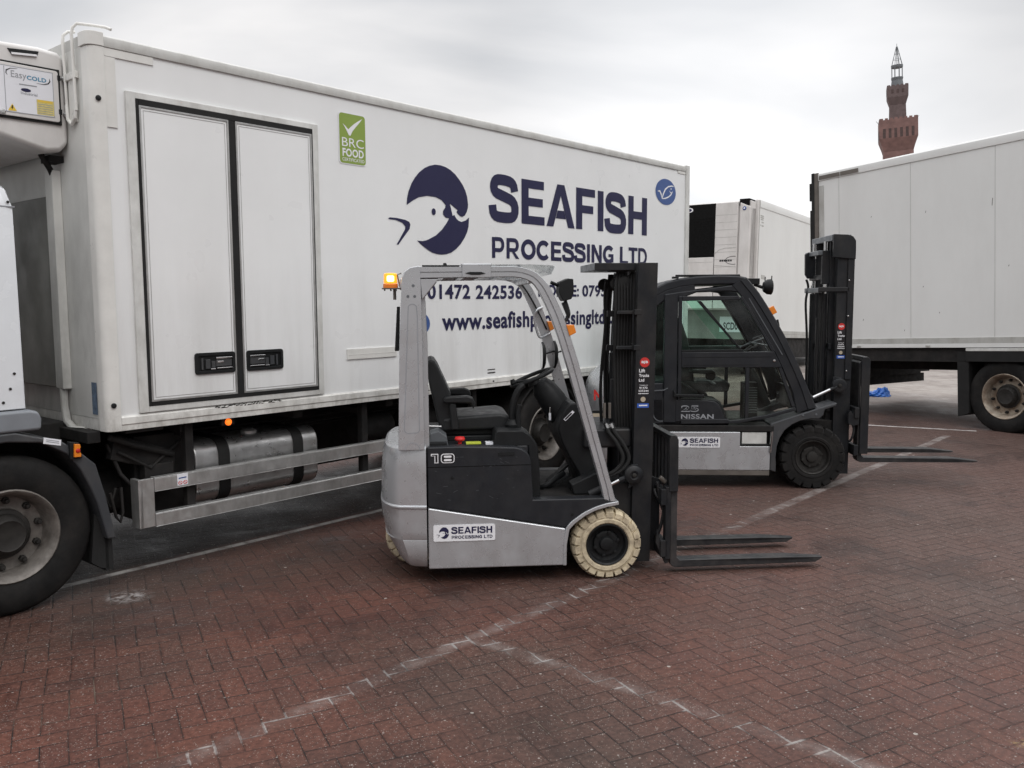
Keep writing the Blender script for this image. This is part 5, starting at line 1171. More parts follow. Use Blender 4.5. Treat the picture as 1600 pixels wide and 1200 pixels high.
    fork_arm(T, 0.432, 1.488, 0.555, 0.655, 0.038, 0.088, 0.070, 0.66, 0.046)
make_open_forklift()

# ------------------------------------------------------------------ cab forklift behind
def make_cab_forklift():
    T = thing('forklift', 'dark grey forklift with enclosed glazed cab and black tyres', 'forklift', (2.834, 8.097, 0), rad(-3.5))
    BWd = 1.18
    F = lambda y: BWd - y
    # counterweight
    def ring(z, xr, inset, n=22, p=3.0):
        pts = []
        for i in range(n + 1):
            u = -1 + 2 * i / n
            yy = BWd / 2 + (BWd / 2 - inset) * math.copysign(abs(u) ** 0.65, u)
            q = min(1, abs((yy - BWd / 2) / (BWd / 2 - inset)))
            pts.append((-1.70 - xr * max(0.0, 1 - q ** p) ** (1 / p), yy, z))
        return [(-1.69, inset, z)] + pts + [(-1.69, BWd - inset, z)]
    mb = MB(); mb.loft([ring(z, xr, i) for z, xr, i in ((0.16, 0.36, 0.05), (0.22, 0.41, 0.02), (0.40, 0.44, 0.01), (0.66, 0.45, 0.01), (0.70, 0.43, 0.02), (0.74, 0.43, 0.02), (0.80, 0.44, 0.01), (0.95, 0.42, 0.01), (1.04, 0.38, 0.015), (1.10, 0.30, 0.03), (1.13, 0.20, 0.06), (1.14, 0.08, 0.10))])
    cw = mb.build('counterweight', 'silver_paint', T, smooth=35)
    mb = MB(); mb.prism(rr(-2.10, -1.88, 0.50, 0.74, 0.04), -0.004, 0.02, mi=0); mb.prism(rr(-2.09, -1.895, 0.51, 0.715, 0.03), -0.008, -0.004, mi=1); mb.build('side_recess', ['black_plastic', 'beige_panel'], cw)
    mb = MB(); mb.text('N', -2.06, -1.985, 0.84, 0.94, 0.004, 0, 0.04); mb.build('red_letter', ['red_vinyl'], cw, smooth=0)
    # lower chassis panels
    mb = MB(); mb.prism([(-1.69, 0.175), (-0.400, 0.175), (-0.400, 0.405), (-0.680, 0.405), (-0.680, 0.540), (-1.69, 0.540)], 0.0, 0.06)
    side = mb.build('lower_panel', 'silver_paint', T, bevel=0.006)
    mb = MB(); mb.prism([(-1.69, 0.175), (-0.400, 0.175), (-0.400, 0.405), (-0.680, 0.405), (-0.680, 0.540), (-1.69, 0.540)], F(0.0), F(0.06)); mb.build('lower_panel', 'silver_paint', T, bevel=0.006)
    mb = MB(); mb.prism([(-1.69, 0.125), (-0.402, 0.125), (-0.402, 0.173), (-1.69, 0.173)], 0.004, 0.06); mb.build('sill_strip', 'brown_grey', T, bevel=0.004)
    company_decal(side, -1.267, -0.868, 0.391, 0.492, -0.004)
    mb = MB(); mb.box(-0.675, -0.405, 0.05, 0.30, 0.41, 0.54, 0); mb.box(-0.66, -0.43, 0.02, 0.05, 0.425, 0.535, 1); mb.box(-0.675, -0.405, 0.0, 0.05, 0.405, 0.422, 0)
    mb.build('boarding_step', ['black_plastic', 'frame_grey'], T, bevel=0.004)
    mb = MB(); mb.tube([(-0.388, -0.01, 0.55), (-0.388, -0.01, 0.51), (-0.396, -0.01, 0.42), (-0.402, -0.01, 0.35)], 0.011, 8); mb.build('step_rail', 'steel_rod', T)
    mb = MB(); mb.box(-1.68, -0.35, 0.06, BWd - 0.06, 0.16, 0.53); mb.box(-0.40, 0.25, 0.26, BWd - 0.26, 0.2, 0.62); mb.box(-1.69, -0.36, 0.01, BWd - 0.01, 0.542, 0.60)
    mb.lathe([(0, 0), (0.1, 0), (0.1, 0.8), (0, 0.8)], (0, 0.19, 0.3), 18); mb.build('main_frame', 'chassis_black', T, bevel=0.006)
    # fenders over the drive wheels
    fen = [(-0.400, 0.615), (-0.385, 0.625), (0.205, 0.822), (0.205, 0.790), (0.10, 0.752), (0.09, 0.70), (0.05, 0.667), (-0.02, 0.668), (-0.12, 0.648), (-0.20, 0.610), (-0.265, 0.555), (-0.31, 0.48), (-0.335, 0.40), (-0.343, 0.30), (-0.338, 0.22), (-0.34, 0.155), (-0.395, 0.175)]
    for s in (0, 1):
        mb = MB(); a = 0.01 if s == 0 else BWd - 0.28; mb.prism(fen, a, a + 0.27); f = mb.build('fender', 'fender_grey', T, bevel=0.010, seg=3)
        if s == 0:
            m = MB(); m.stroke([(-0.385, 0.618), (-0.10, 0.716), (0.205, 0.815)], 0.010, 0.0085, 0); m.lathe([(0.010, 0), (0.010, -0.008), (0, -0.010)], (-0.10, 0.01, 0.70), 8, mi=0); m.lathe([(0.010, 0), (0.010, -0.008), (0, -0.010)], (0.02, 0.01, 0.71), 8, mi=0); m.build('fender_edge', ['grey_edge'], f, smooth=0)
    # hood with raised lettering
    hood = [(-1.66, 0.60), (-1.66, 0.86), (-1.28, 0.862), (-0.98, 0.858), (-0.90, 0.848), (-0.86, 0.82), (-0.82, 0.74), (-0.785, 0.64), (-0.77, 0.60)]
    mb = MB(); mb.prism(hood, 0.05, 0.30); mb.prism(hood, F(0.05), F(0.30)); mb.prism([(-1.66, 0.60), (-1.66, 1.0), (-1.20, 1.0), (-1.05, 0.90), (-0.85, 0.60)], 0.30, F(0.30)); mb.build_split('engine_hood', 'charcoal_paint', T, bevel=0.02, seg=3)
    mb = MB(); mb.prism([(-1.285, 0.632), (-1.285, 0.838), (-0.99, 0.838), (-0.92, 0.828), (-0.88, 0.80), (-0.845, 0.73), (-0.81, 0.632)], 0.03, 0.05); hp = mb.build('hood_panel', 'charcoal_paint', T, bevel=0.008)
    mb = MB(); mb.text('25', -1.234, -1.068, 0.727, 0.790, 0.0285, 0, 0.045); mb.text('25', -1.226, -1.076, 0.737, 0.780, 0.0272, 1, 0.005); mb.text('NISSAN', -1.234, -0.927, 0.661, 0.707, 0.0285, 0, 0.025)
    mb.build('model_lettering', ['grey_vinyl', 'charcoal_paint'], hp, smooth=0)
    mb = MB(); mb.stroke(arc(-1.42, 0.71, 0.075, 180, 330, 12), 0.010, 0.048, 0); mb.stroke([(-1.50, 0.93), (-1.40, 0.935), (-1.36, 0.955)], 0.010, 0.0285, 0); mb.build('trim_arc', ['grey_edge'], T, smooth=0)
    # cab frame: roof, pillars, waist rails, door
    roof = [(-1.70, 1.62), (-1.655, 1.74), (-1.56, 1.85), (-1.450, 1.922), (-1.385, 1.955), (-1.264, 1.988), (-1.097, 2.008), (-0.90, 2.017), (-0.72, 2.012), (-0.640, 1.994), (-0.60, 1.945), (-0.65, 1.925), (-0.85, 1.925), (-1.10, 1.920), (-1.25, 1.90), (-1.38, 1.865), (-1.48, 1.81), (-1.57, 1.73), (-1.62, 1.62)]
    mb = MB(); mb.prism(roof, 0.05, F(0.05)); cr_ = mb.build('cab_roof', 'charcoal_paint', T, bevel=0.02, seg=3)
    mb = MB(); mb.box(-1.30, -0.70, 0.06, 0.075, 2.0, 2.022); mb.box(-1.33, -1.27, 0.05, 0.10, 1.985, 2.005); mb.build('roof_gutter', 'black_plastic', cr_, bevel=0.004)
    Aout = resample([(-0.640, 1.990), (-0.531, 1.858), (-0.450, 1.735), (-0.363, 1.594), (-0.28, 1.45), (-0.202, 1.291), (-0.135, 1.15), (-0.076, 1.013), (-0.02, 0.88), (0.03, 0.775)], 24)
    Ain = resample([(-0.78, 1.92), (-0.70, 1.83), (-0.60, 1.69), (-0.515, 1.55), (-0.435, 1.41), (-0.36, 1.27), (-0.29, 1.13), (-0.235, 1.01), (-0.19, 0.90), (-0.155, 0.72)], 24)
    for s in (0, 1):
        Y = (lambda a: a) if s == 0 else F
        mb = MB(); sweep(mb, Aout, Ain, [(0, Y(0.10)), (0, Y(0.045)), (0.06, Y(0.035)), (0.40, Y(0.030)), (0.44, Y(0.040)), (0.95, Y(0.040)), (1, Y(0.048)), (1, Y(0.10))]); mb.build('front_pillar', 'charcoal_paint', T, smooth=30)
        mb = MB()
        mb.prism([(-1.40, 0.62), (-1.275, 0.62), (-1.272, 1.86), (-1.40, 1.84)], Y(0.035), Y(0.10))
        mb.prism([(-1.74, 0.62), (-1.62, 0.62), (-1.615, 1.15), (-1.60, 1.62), (-1.52, 1.78), (-1.56, 1.85), (-1.66, 1.74), (-1.71, 1.60), (-1.735, 1.15)], Y(0.045), Y(0.11))
        mb.prism([(-1.62, 0.62), (-1.40, 0.62), (-1.40, 1.0), (-1.46, 1.0), (-1.62, 0.99)], Y(0.05), Y(0.09))
        mb.prism([(-1.40, 1.84), (-1.272, 1.86), (-0.74, 1.925), (-0.74, 1.905), (-0.70, 1.85), (-0.80, 1.865), (-1.10, 1.855), (-1.24, 1.80), (-1.272, 1.76)], Y(0.045), Y(0.10))
        mb.prism([(-1.56, 1.72), (-1.48, 1.83), (-1.38, 1.882), (-1.25, 1.917), (-1.12, 1.935), (-1.11, 1.858), (-1.245, 1.805), (-1.40, 1.78), (-1.50, 1.70)], Y(0.052), Y(0.095))
        mb.build_split('cab_pillar', 'charcoal_paint', T, bevel=0.012, seg=3)
        # door: frame of bars with an upper and a lower pane
        mb = MB()
        mb.prism([(-1.268, 0.64), (-1.235, 0.64), (-1.235, 1.82), (-1.268, 1.82)], Y(0.030), Y(0.075))
        mb.prism([(-1.235, 1.775), (-0.69, 1.785), (-0.72, 1.82), (-1.235, 1.82)], Y(0.032), Y(0.075))
        mb.prism([(-0.70, 1.80), (-0.62, 1.68), (-0.47, 1.43), (-0.40, 1.30), (-0.365, 1.30), (-0.44, 1.43), (-0.60, 1.70), (-0.68, 1.82)], Y(0.034), Y(0.075))
        mb.prism([(-1.235, 1.150), (-0.30, 1.150), (-0.375, 1.300), (-1.235, 1.292)], Y(0.030), Y(0.075))
        mb.prism([(-1.235, 0.61), (-0.70, 0.62), (-0.42, 0.67), (-0.16, 0.745), (-0.17, 0.775), (-0.43, 0.70), (-0.70, 0.652), (-0.77, 0.645), (-0.80, 0.66), (-1.235, 0.66)], Y(0.022), Y(0.075))
        mb.prism([(-0.635, 0.66), (-0.60, 0.665), (-0.60, 1.15), (-0.635, 1.15)], Y(0.034), Y(0.072))
        mb.prism([(-0.30, 1.150), (-0.335, 1.150), (-0.20, 0.775), (-0.165, 0.775)], Y(0.036), Y(0.072))
        d = mb.build('cab_door', 'charcoal_paint', T, bevel=0.006)
        if s == 0:
            m = MB(); m.prism([(-1.31, 0.87), (-1.02, 0.865), (-1.02, 0.895), (-1.28, 0.90), (-1.31, 0.945)], 0.005, 0.03, mi=0); m.build('door_handle', ['black_plastic'], d, bevel=0.008)
            m = MB(); m.lathe([(0.014, 0), (0.012, -0.008), (0, -0.010)], (-0.375, 0.03, 1.215), 12, mi=0); m.build('bolt', ['steel_rod'], d)
            m = MB(); m.stroke([(-1.22, 1.245), (-0.40, 1.250)], 0.006, 0.0285, 0); m.stroke([(-1.22, 1.17), (-0.52, 1.175)], 0.005, 0.0285, 0); m.stroke([(-0.62, 1.80), (-0.36, 1.37), (-0.30, 1.27)], 0.007, 0.030, 1); m.build('door_trim', ['black_plastic', 'grey_edge'], d, smooth=0)
            m = MB(); m.prism([(-1.235, 1.292), (-0.655, 1.296), (-0.665, 1.32), (-1.235, 1.315)], 0.034, 0.06); m.prism([(-0.690, 1.31), (-0.655, 1.296), (-1.06, 1.775), (-1.10, 1.775)], 0.040, 0.056); m.build('window_bar', 'black_plastic', d, bevel=0.004)
        m = MB()
        m.prism([(-1.238, 1.29), (-0.67, 1.29), (-1.085, 1.78), (-1.238, 1.78)], Y(0.050), Y(0.054))
        m.build('window', 'green_glass' if s == 0 else 'clear_glass', d, smooth=0)
        m = MB(); m.prism([(-0.66, 1.29), (-0.375, 1.295), (-0.455, 1.43), (-0.69, 1.79), (-1.07, 1.79)], Y(0.060), Y(0.064)); m.build('window', 'clear_glass' if s == 0 else 'green_glass', d, smooth=0)
        m = MB(); m.prism([(-1.238, 0.65), (-0.77, 0.64), (-0.635, 0.66), (-0.635, 1.155), (-1.238, 1.155)], Y(0.050), Y(0.054)); m.build('window', 'dark_glass', d, smooth=0)
        m = MB(); m.prism([(-0.60, 0.665), (-0.43, 0.695), (-0.19, 0.77), (-0.325, 1.155), (-0.60, 1.155)], Y(0.050), Y(0.054)); m.build('window', 'dark_glass', d, smooth=0)
        m = MB(); m.prism([(-1.61, 1.02), (-1.405, 1.02), (-1.405, 1.83), (-1.52, 1.79), (-1.59, 1.62)], Y(0.070), Y(0.074)); m.build('quarter_window', 'green_glass', T, smooth=0)
    mb = MB(); mb.box(-1.70, -1.62, 0.10, F(0.10), 0.90, 1.02); mb.prism([(-0.10, 0.70), (0.03, 0.70), (0.03, 0.80), (-0.02, 0.90), (-0.10, 0.92)], 0.10, F(0.10)); mb.box(-1.6, -0.16, 0.30, F(0.30), 0.60, 0.63)
    mb.build_split('cab_floor', 'charcoal_paint', T, bevel=0.01)
    mb = MB(); mb.loft([[(x, 0.11, z), (x, F(0.11), z), (x - 0.004, F(0.11), z), (x - 0.004, 0.11, z)] for x, z in [(a - 0.05, b) for a, b in Aout[1:-2]]]); mb.build('windscreen', 'clear_glass', T, smooth=30)
    mb = MB(); mb.box(-1.69, -1.685, 0.11, F(0.11), 1.02, 1.62); mb.build('rear_window', 'green_glass', T, smooth=0)
    mb = MB(); hose(mb, [(-0.18, 0.7, 1.02), (-0.28, 0.62, 1.22), (-0.42, 0.48, 1.42)], 0.008); mb.tube([(-0.48, 0.5, 1.40), (-0.34, 0.46, 1.46)], 0.007, 6); mb.tube([(-0.66, 0.3, 1.32), (-0.45, 0.32, 1.40), (-0.36, 0.33, 1.43)], 0.009, 6); mb.tube([(-0.55, 0.3, 1.375), (-0.36, 0.31, 1.34)], 0.008, 6); mb.build_split('wiper', 'grey_edge', T)
    # inside: seat, wheel, heater box
    mb = MB()
    mb.prism([(-1.20, 0.92), (-1.22, 1.25), (-1.29, 1.58), (-1.26, 1.62), (-1.20, 1.60), (-1.13, 1.40), (-1.08, 1.15), (-1.06, 0.98)], 0.38, 0.84); mb.prism([(-1.18, 0.88), (-1.16, 0.99), (-0.90, 0.985), (-0.76, 1.0), (-0.71, 0.96), (-0.73, 0.88)], 0.37, 0.85)
    for y0 in (0.32, 0.86): mb.prism([(-1.12, 1.07), (-1.12, 1.11), (-0.90, 1.11), (-0.86, 1.08), (-0.88, 1.06)], y0, y0 + 0.045)
    mb.lathe([(0.0, 0), (0.05, 0), (0.05, 0.02), (0.035, 0.025), (0, 0.025)], (-0.91, 0.345, 1.045), 18); mb.build_split('driver_seat', 'seat_vinyl', T, bevel=0.02, seg=3)
    mb = MB()
    ax = Vector((-0.40, 0, 0.92)).normalized(); ux = Vector((0.92, 0, 0.40)); cc = Vector((-0.58, 0.59, 1.27))
    mb.tube([cc + 0.165 * (math.cos(t) * ux + math.sin(t) * Vector((0, 1, 0))) for t in [2 * math.pi * i / 32 for i in range(32)]], 0.014, 8, closed=True)
    for t in (0.5, 2.6, 4.7): mb.tube([cc - ax * 0.02, cc + 0.16 * (math.cos(t) * ux + math.sin(t) * Vector((0, 1, 0)))], 0.011, 6)
    mb.tube([cc, (-0.45, 0.59, 1.0), (-0.33, 0.59, 0.72)], [0.03, 0.06, 0.07], 12); mb.build('steering_wheel', 'black_plastic', T)
    mb = MB(); mb.box(-0.61, -0.47, 0.26, 0.40, 0.62, 0.985)
    for k in range(11): mb.box(-0.605, -0.475, 0.252, 0.26, 0.69 + k * 0.024, 0.70 + k * 0.024, 1)
    mb.build('heater_box', ['black_plastic', 'grey_edge'], T, bevel=0.004)
    mb = MB(); mb.tube([(-1.05, 0.30, 1.0), (-0.94, 0.26, 1.0), (-0.88, 0.26, 0.97)], 0.014, 8); mb.build('seat_lever', 'grey_edge', T)
    # wheels
    for c, s in (((0, 0.0, 0.3), 1), ((0, BWd, 0.3), -1)):
        w = wheel_node(T); lift_tyre(w, c, 0.305, 0.165, 0.21, s, 'tyre_rubber', nl=18, lug_len=0.06)
    for c, s in (((-1.50, 0.06, 0.25), 1), ((-1.50, F(0.06), 0.25), -1)):
        w = wheel_node(T); lift_tyre(w, c, 0.25, 0.14, 0.17, s, 'tyre_rubber', nl=16)
    # lamps
    mb = MB(); mb.lathe([(0.0, 0), (0.045, 0.0), (0.07, 0.035), (0.075, 0.075), (0.06, 0.085), (0.0, 0.085)], (-0.455, 0.20, 1.905), 20, axis='x'); mb.tube([(-0.54, 0.2, 1.93), (-0.46, 0.2, 1.90)], 0.016, 8); mb.tube([(-0.45, 0.15, 1.96), (-0.45, 0.145, 2.0)], 0.006, 6); mb.tube([(-0.38, 0.19, 1.97), (-0.378, 0.19, 2.01)], 0.006, 6); mb.box(-0.62, -0.50, 0.14, 0.30, 1.93, 1.985); mb.build_split('work_lamp', 'black_plastic', T, bevel=0.003)
    mb = MB(); mb.prism([(-0.432, 1.705), (-0.385, 1.728), (-0.350, 1.665), (-0.395, 1.640)], 0.06, 0.15); mb.build('indicator_lamp', 'amber_lens', T, bevel=0.004)
    mb = MB(); mb.prism([(-0.355, 1.59), (-0.338, 1.60), (-0.325, 1.54), (-0.34, 1.53)], 0.06, 0.10); mb.build('lamp_switch', 'black_plastic', T)
    # mast
    mb_far = []
    for y0, s in ((0.24, 1), (0.94, -1)):
        mb = MB(); mb.box(0.245, 0.402, y0, y0 + 0.03 * s, 0.10, 2.30) if s > 0 else mb.box(0.245, 0.402, y0 - 0.03, y0, 0.10, 2.30)
        a, b_ = sorted((y0 + 0.03 * s, y0 + 0.085 * s)); mb.box(0.245, 0.268, a, b_, 0.10, 2.28); mb.box(0.378, 0.402, a, b_, 0.10, 2.28)
        rail = mb.build('mast_rail', 'mast_paint', T, bevel=0.003)
        if s > 0:
            service_sticker(rail, 0.262, 0.338, 1.215, 1.560, 0.2385, -0.02)
            m = MB(); m.box(0.340, 0.400, 0.225, 0.24, 1.02, 2.26, 0)
            for z in (1.962, 1.625, 1.101): m.lathe([(0.009, 0), (0.009, -0.006), (0, -0.008)], (0.352, 0.225, z), 10, mi=1)
            m.build('rail_guard', ['mast_paint', 'steel_rod'], rail, bevel=0.003)
    mb = MB()
    for y0 in (0.325, 0.815): mb.box(0.20, 0.37, y0, y0 + 0.04, 0.16, 2.33)
    mb.build_split('inner_rail', 'mast_paint', T, bevel=0.003)
    top = [(0.195, 2.18), (0.195, 2.398), (0.33, 2.392), (0.375, 2.375), (0.403, 2.335), (0.405, 2.26), (0.405, 2.16)]
    mb = MB(); mb.prism(top, 0.215, 0.25, mi=0); mb.prism(top, 0.93, 0.965, mi=0)
    mb.box(0.19, 0.23, 0.25, 0.93, 2.335, 2.395, 1); mb.box(0.23, 0.37, 0.25, 0.93, 2.372, 2.392, 0)
    mb.box(0.09, 0.13, 0.33, 0.80, 2.205, 2.25, 1); mb.prism([(0.085, 1.99), (0.06, 2.03), (0.055, 2.23), (0.085, 2.25), (0.13, 2.25), (0.16, 2.18), (0.16, 2.02), (0.13, 1.99)], 0.66, 0.70, mi=0)
    mb.prism([(0.13, 1.93), (0.13, 2.25), (0.22, 2.25), (0.22, 1.93)], 0.34, 0.38, mi=0); mb.box(0.13, 0.22, 0.38, 0.78, 1.97, 2.02, 0)
    mb.box(0.07, 0.36, 0.225, 0.24, 1.855, 1.90, 0); mb.box(0.07, 0.11, 0.24, 0.72, 1.845, 1.895, 1)
    mb.box(0.20, 0.24, 0.30, 0.88, 0.70, 0.82, 0); mb.box(0.22, 0.36, 0.30, 0.88, 0.20, 0.36, 0); mb.box(0.20, 0.23, 0.30, 0.88, 1.30, 1.36, 0)
    mb.build_split('mast_crossmember', ['mast_paint', 'grey_edge'], T, bevel=0.006)
    mb = MB()
    for yy in (0.40, 0.78): mb.tube([(0.175, yy, 0.2), (0.175, yy, 1.84)], 0.034, 14, 0); mb.tube([(0.175, yy, 1.84), (0.175, yy, 2.34)], 0.018, 10, 1)
    mb.tube([(0.20, 0.59, 0.3), (0.20, 0.59, 1.6)], 0.045, 14, 0); mb.build_split('lift_cylinder', ['mast_paint', 'steel_rod'], T)
    mb = MB()
    hose(mb, [(0.11, 0.30, 1.85), (0.10, 0.30, 1.6), (0.09, 0.31, 1.2), (0.10, 0.32, 0.8)], 0.013); hose(mb, [(0.14, 0.31, 1.88), (0.13, 0.31, 1.5), (0.13, 0.31, 1.0), (0.12, 0.32, 0.75)], 0.010)
    hose(mb, [(0.06, 0.62, 1.98), (0.08, 0.62, 1.9), (0.06, 0.62, 1.75), (0.08, 0.62, 1.4), (0.08, 0.6, 0.9)], 0.012)
    for yy in (0.45, 0.73): mb.tube([(0.26, yy, 0.8), (0.25, yy, 2.3)], 0.010, 6); mb.lathe([(0.0, 0), (0.05, 0), (0.035, 0.012), (0.05, 0.03), (0, 0.03)], (0.24, yy - 0.015, 2.29), 18)
    mb.build_split('mast_hose', 'rubber', T)
    for y0 in (0.17, 0.98):
        mb = MB(); mb.tube([(-0.12, y0, 0.78), (0.03, y0, 0.85)], 0.034, 14, 0); mb.tube([(0.03, y0, 0.85), (0.20, y0, 0.932)], 0.0145, 12, 1); mb.tube([(0.19, y0, 0.927), (0.25, y0, 0.955)], 0.018, 10, 0)
        mb.lathe([(0.0, 0), (0.05, -0.006), (0.066, 0.0), (0.066, 0.05), (0, 0.05)], (0.275, y0 - 0.01, 0.968), 24, mi=0); mb.lathe([(0.018, 0), (0.016, -0.016), (0, -0.018)], (0.275, y0 - 0.012, 0.968), 12, mi=2)
        mb.prism([(0.22, 0.90), (0.22, 1.05), (0.30, 1.04), (0.345, 0.99), (0.33, 0.88)], y0 + 0.02, y0 + 0.055, mi=0); mb.build('tilt_cylinder', ['mast_paint', 'steel_rod', 'hub_dark'], T, bevel=0.003)
    # carriage, guard and forks (raised a little)
    mb = MB()
    mb.box(0.412, 0.455, 0.12, 1.06, 0.30, 0.40); mb.box(0.412, 0.455, 0.12, 1.06, 0.66, 0.76)
    for y0 in (0.34, 0.80): mb.prism([(0.30, 0.30), (0.415, 0.28), (0.415, 0.78), (0.36, 0.80), (0.30, 0.74)], y0, y0 + 0.03)
    mb.prism([(0.36, 0.60), (0.41, 0.58), (0.46, 0.60), (0.46, 0.70), (0.43, 0.72), (0.42, 0.70), (0.41, 0.735), (0.40, 0.70), (0.38, 0.73), (0.36, 0.70)], 0.14, 0.20)
    hose(mb, [(0.40, 0.2, 0.66), (0.425, 0.18, 0.55), (0.41, 0.18, 0.46), (0.39, 0.2, 0.42)], 0.012); mb.build('carriage', 'mast_paint', T, bevel=0.004)
    mb = MB()
    for y0 in (0.16, 1.0): mb.prism([(0.478, 0.31), (0.478, 1.215), (0.490, 1.238), (0.528, 1.240), (0.548, 1.225), (0.556, 1.195), (0.556, 0.31)], y0, y0 + 0.022)
    mb.prism([(0.478, 1.205), (0.490, 1.24), (0.528, 1.242), (0.545, 1.23), (0.535, 1.215), (0.49, 1.205)], 0.182, 1.0)
    for yy in (0.30, 0.44, 0.58, 0.72, 0.86): mb.box(0.49, 0.515, yy, yy + 0.025, 0.70, 1.21)
    mb.prism([(0.46, 0.72), (0.48, 0.72), (0.48, 1.20), (0.46, 1.18)], 0.182, 0.96)
    mb.build('load_guard', 'mast_paint', T, bevel=0.004)
    fork_arm(T, 0.462, 1.610, 0.185, 0.305, 0.225, 0.272, 0.240, 0.76, 0.046)
    fork_arm(T, 0.462, 1.610, 0.72, 0.84, 0.225, 0.272, 0.240, 0.76, 0.046)
make_cab_forklift()

# ------------------------------------------------------------------ plain white trailer on the right
def make_plain_trailer():
    T = thing('trailer', 'plain white box trailer with rusty wheel rims, cut off at the right', 'trailer', (6.545, 11.416, 0), rad(-59.059), rad(2.715))
    X0, X1 = -3.10, 9.2
    zb, zt, Wd = 1.137, 3.925, 2.66
    mb = MB(); mb.box(X0 + 0.06, X1, 0.012, Wd - 0.012, zb + 0.05, zt - 0.03); mb.build('trailer_box', 'trailer_white', T, bevel=0.004)
    mb = MB()
    for a in (0, 1):
        Y = (lambda y: y) if a == 0 else (lambda y: Wd - y)
        mb.prism([(Y(y), z) for y, z in [(0.0, 3.80), (-0.004, 3.86), (0.0, 3.905), (0.02, 3.928), (0.08, 3.928), (0.08, 3.80)]], X0 + 0.07, X1, axis='x')
    mb.build_split('roof_rail', 'trailer_white', T, bevel=0.003)
    mb = MB()
    for xa, xb in ((-2.99, -2.60), (-2.585, -2.26)): mb.box(xa, xb, -0.010, 0.0, 3.815, 3.875)
    mb.build_split('roof_vent_plate', 'brown_grey', T)
    mb = MB(); mb.box(X0 + 0.02, X0 + 0.09, -0.012, 0.05, zb, zt + 0.005, 0); mb.box(X0 - 0.03, X0 + 0.02, -0.02, 0.03, zb, zt + 0.01, 1); mb.box(X0 + 0.09, X0 + 0.19, 0.006, 0.012, zb + 0.15, 3.72, 2)
    mb.box(X0 - 0.03, X0 + 0.05, 0.03, Wd - 0.03, zb, zb + 0.12, 1); mb.box(X0 + 0.0, X0 + 0.06, 0.05, Wd - 0.05, zt - 0.15, zt, 0)
    mb.box(X0 - 0.07, X0 - 0.03, -0.02, 0.02, 3.50, 3.78, 1); mb.box(X0 - 0.06, X0 - 0.03, -0.02, 0.02, 2.3, 3.35, 1); mb.box(X0 - 0.06, X0 - 0.03, -0.02, 0.02, 1.3, 2.15, 1)
    mb.build('rear_frame', ['brown_grey', 'rubber', 'trailer_strip'], T, bevel=0.004)
    mb = MB(); mb.box(X0 + 0.1, X1, 0.002, 0.012, 1.195, 1.275, 0); mb.box(X0 + 0.09, X1, -0.006, 0.05, zb, 1.192, 1); mb.box(X0 + 0.09, X1, Wd - 0.05, Wd + 0.006, zb, 1.192, 1)
    mb.build_split('bottom_rail', ['trailer_strip', 'trailer_white'], T, bevel=0.002)
    mb = MB()
    for x in (-1.393, -0.16, 1.08, 2.32, 3.56, 4.8, 6.0): mb.box(x - 0.002, x + 0.002, 0.0095, 0.012, 1.28, 3.80)
    mb.box(-2.628, -2.624, 0.0095, 0.012, 1.28, 3.80)
    mb.build_split('panel_seam', 'trailer_strip', T)
    mb = MB()
    for x, z, l in ((-0.20, 3.02, 0.10), (-1.16, 3.05, 0.03), (-0.95, 1.62, 0.02), (-1.5, 1.38, 0.02), (-2.2, 1.55, 0.03), (0.02, 2.2, 0.02), (-2.05, 3.1, 0.02), (-1.2, 2.0, 0.02)): mb.stroke([(x, z), (x + 0.008, z + l)], 0.008, 0.0105, 0)
    mb.build_split('scratch', 'brown_grey', T, smooth=0)
    for x in (-2.3, -1.15): mb = MB(); mb.box(x, x + 0.07, -0.014, -0.006, 1.148, 1.172); mb.build('reflector', 'trailer_strip', T, bevel=0.003)
    mb = MB()
    for y0 in (0.75, 1.75): mb.box(X0 + 0.15, X1, y0, y0 + 0.10, 0.78, 1.08)
    for k in range(10): mb.box(X0 + 0.3 + k * 1.2, X0 + 0.38 + k * 1.2, 0.06, Wd - 0.06, 1.0, 1.13)
    mb.box(X0 + 0.10, X1, 0.04, Wd - 0.04, 1.09, 1.136); mb.box(X0 + 0.15, -0.65, 0.04, 0.10, 0.935, 1.09)
    mb.build('chassis', 'chassis_black', T, bevel=0.004)
    mb = MB()
    mb.box(X0 + 0.03, X0 + 0.15, -0.03, 2.645, 0.475, 0.615, 0); mb.box(X0 + 0.04, X0 + 0.20, -0.02, 2.73, 0.645, 0.84, 0); mb.box(X0 + 0.05, X0 + 0.22, -0.01, 2.45, 0.615, 1.09, 0)
    mb.box(X0 - 0.02, X0 + 0.03, 2.55, 2.90, 0.845, 0.87, 1); mb.box(X0 + 0.02, X0 + 0.04, 2.50, 2.72, 0.68, 0.83, 2); mb.box(X0 + 0.02, X0 + 0.03, 0.6, 2.0, 0.63, 0.638, 1)
    mb.build('rear_bumper', ['chassis_black', 'brown_grey', 'red_lens'], T, bevel=0.004)
    mb = MB()
    mb.prism([(-0.70, 0.96), (-0.69, 0.18), (-0.61, 0.20), (-0.53, 0.23), (-0.53, 0.96)], 0.03, 0.40, mi=0); mb.box(-0.555, 3.3, 0.0, 0.03, 0.945, 1.085, 0); mb.box(-0.555, 3.3, -0.006, 0.03, 1.088, 1.128, 1); mb.box(-0.70, -0.53, 0.03, 2.6, 0.94, 1.085, 0)
    mb.build('mudguard', ['rubber', 'frame_grey'], T, bevel=0.004)
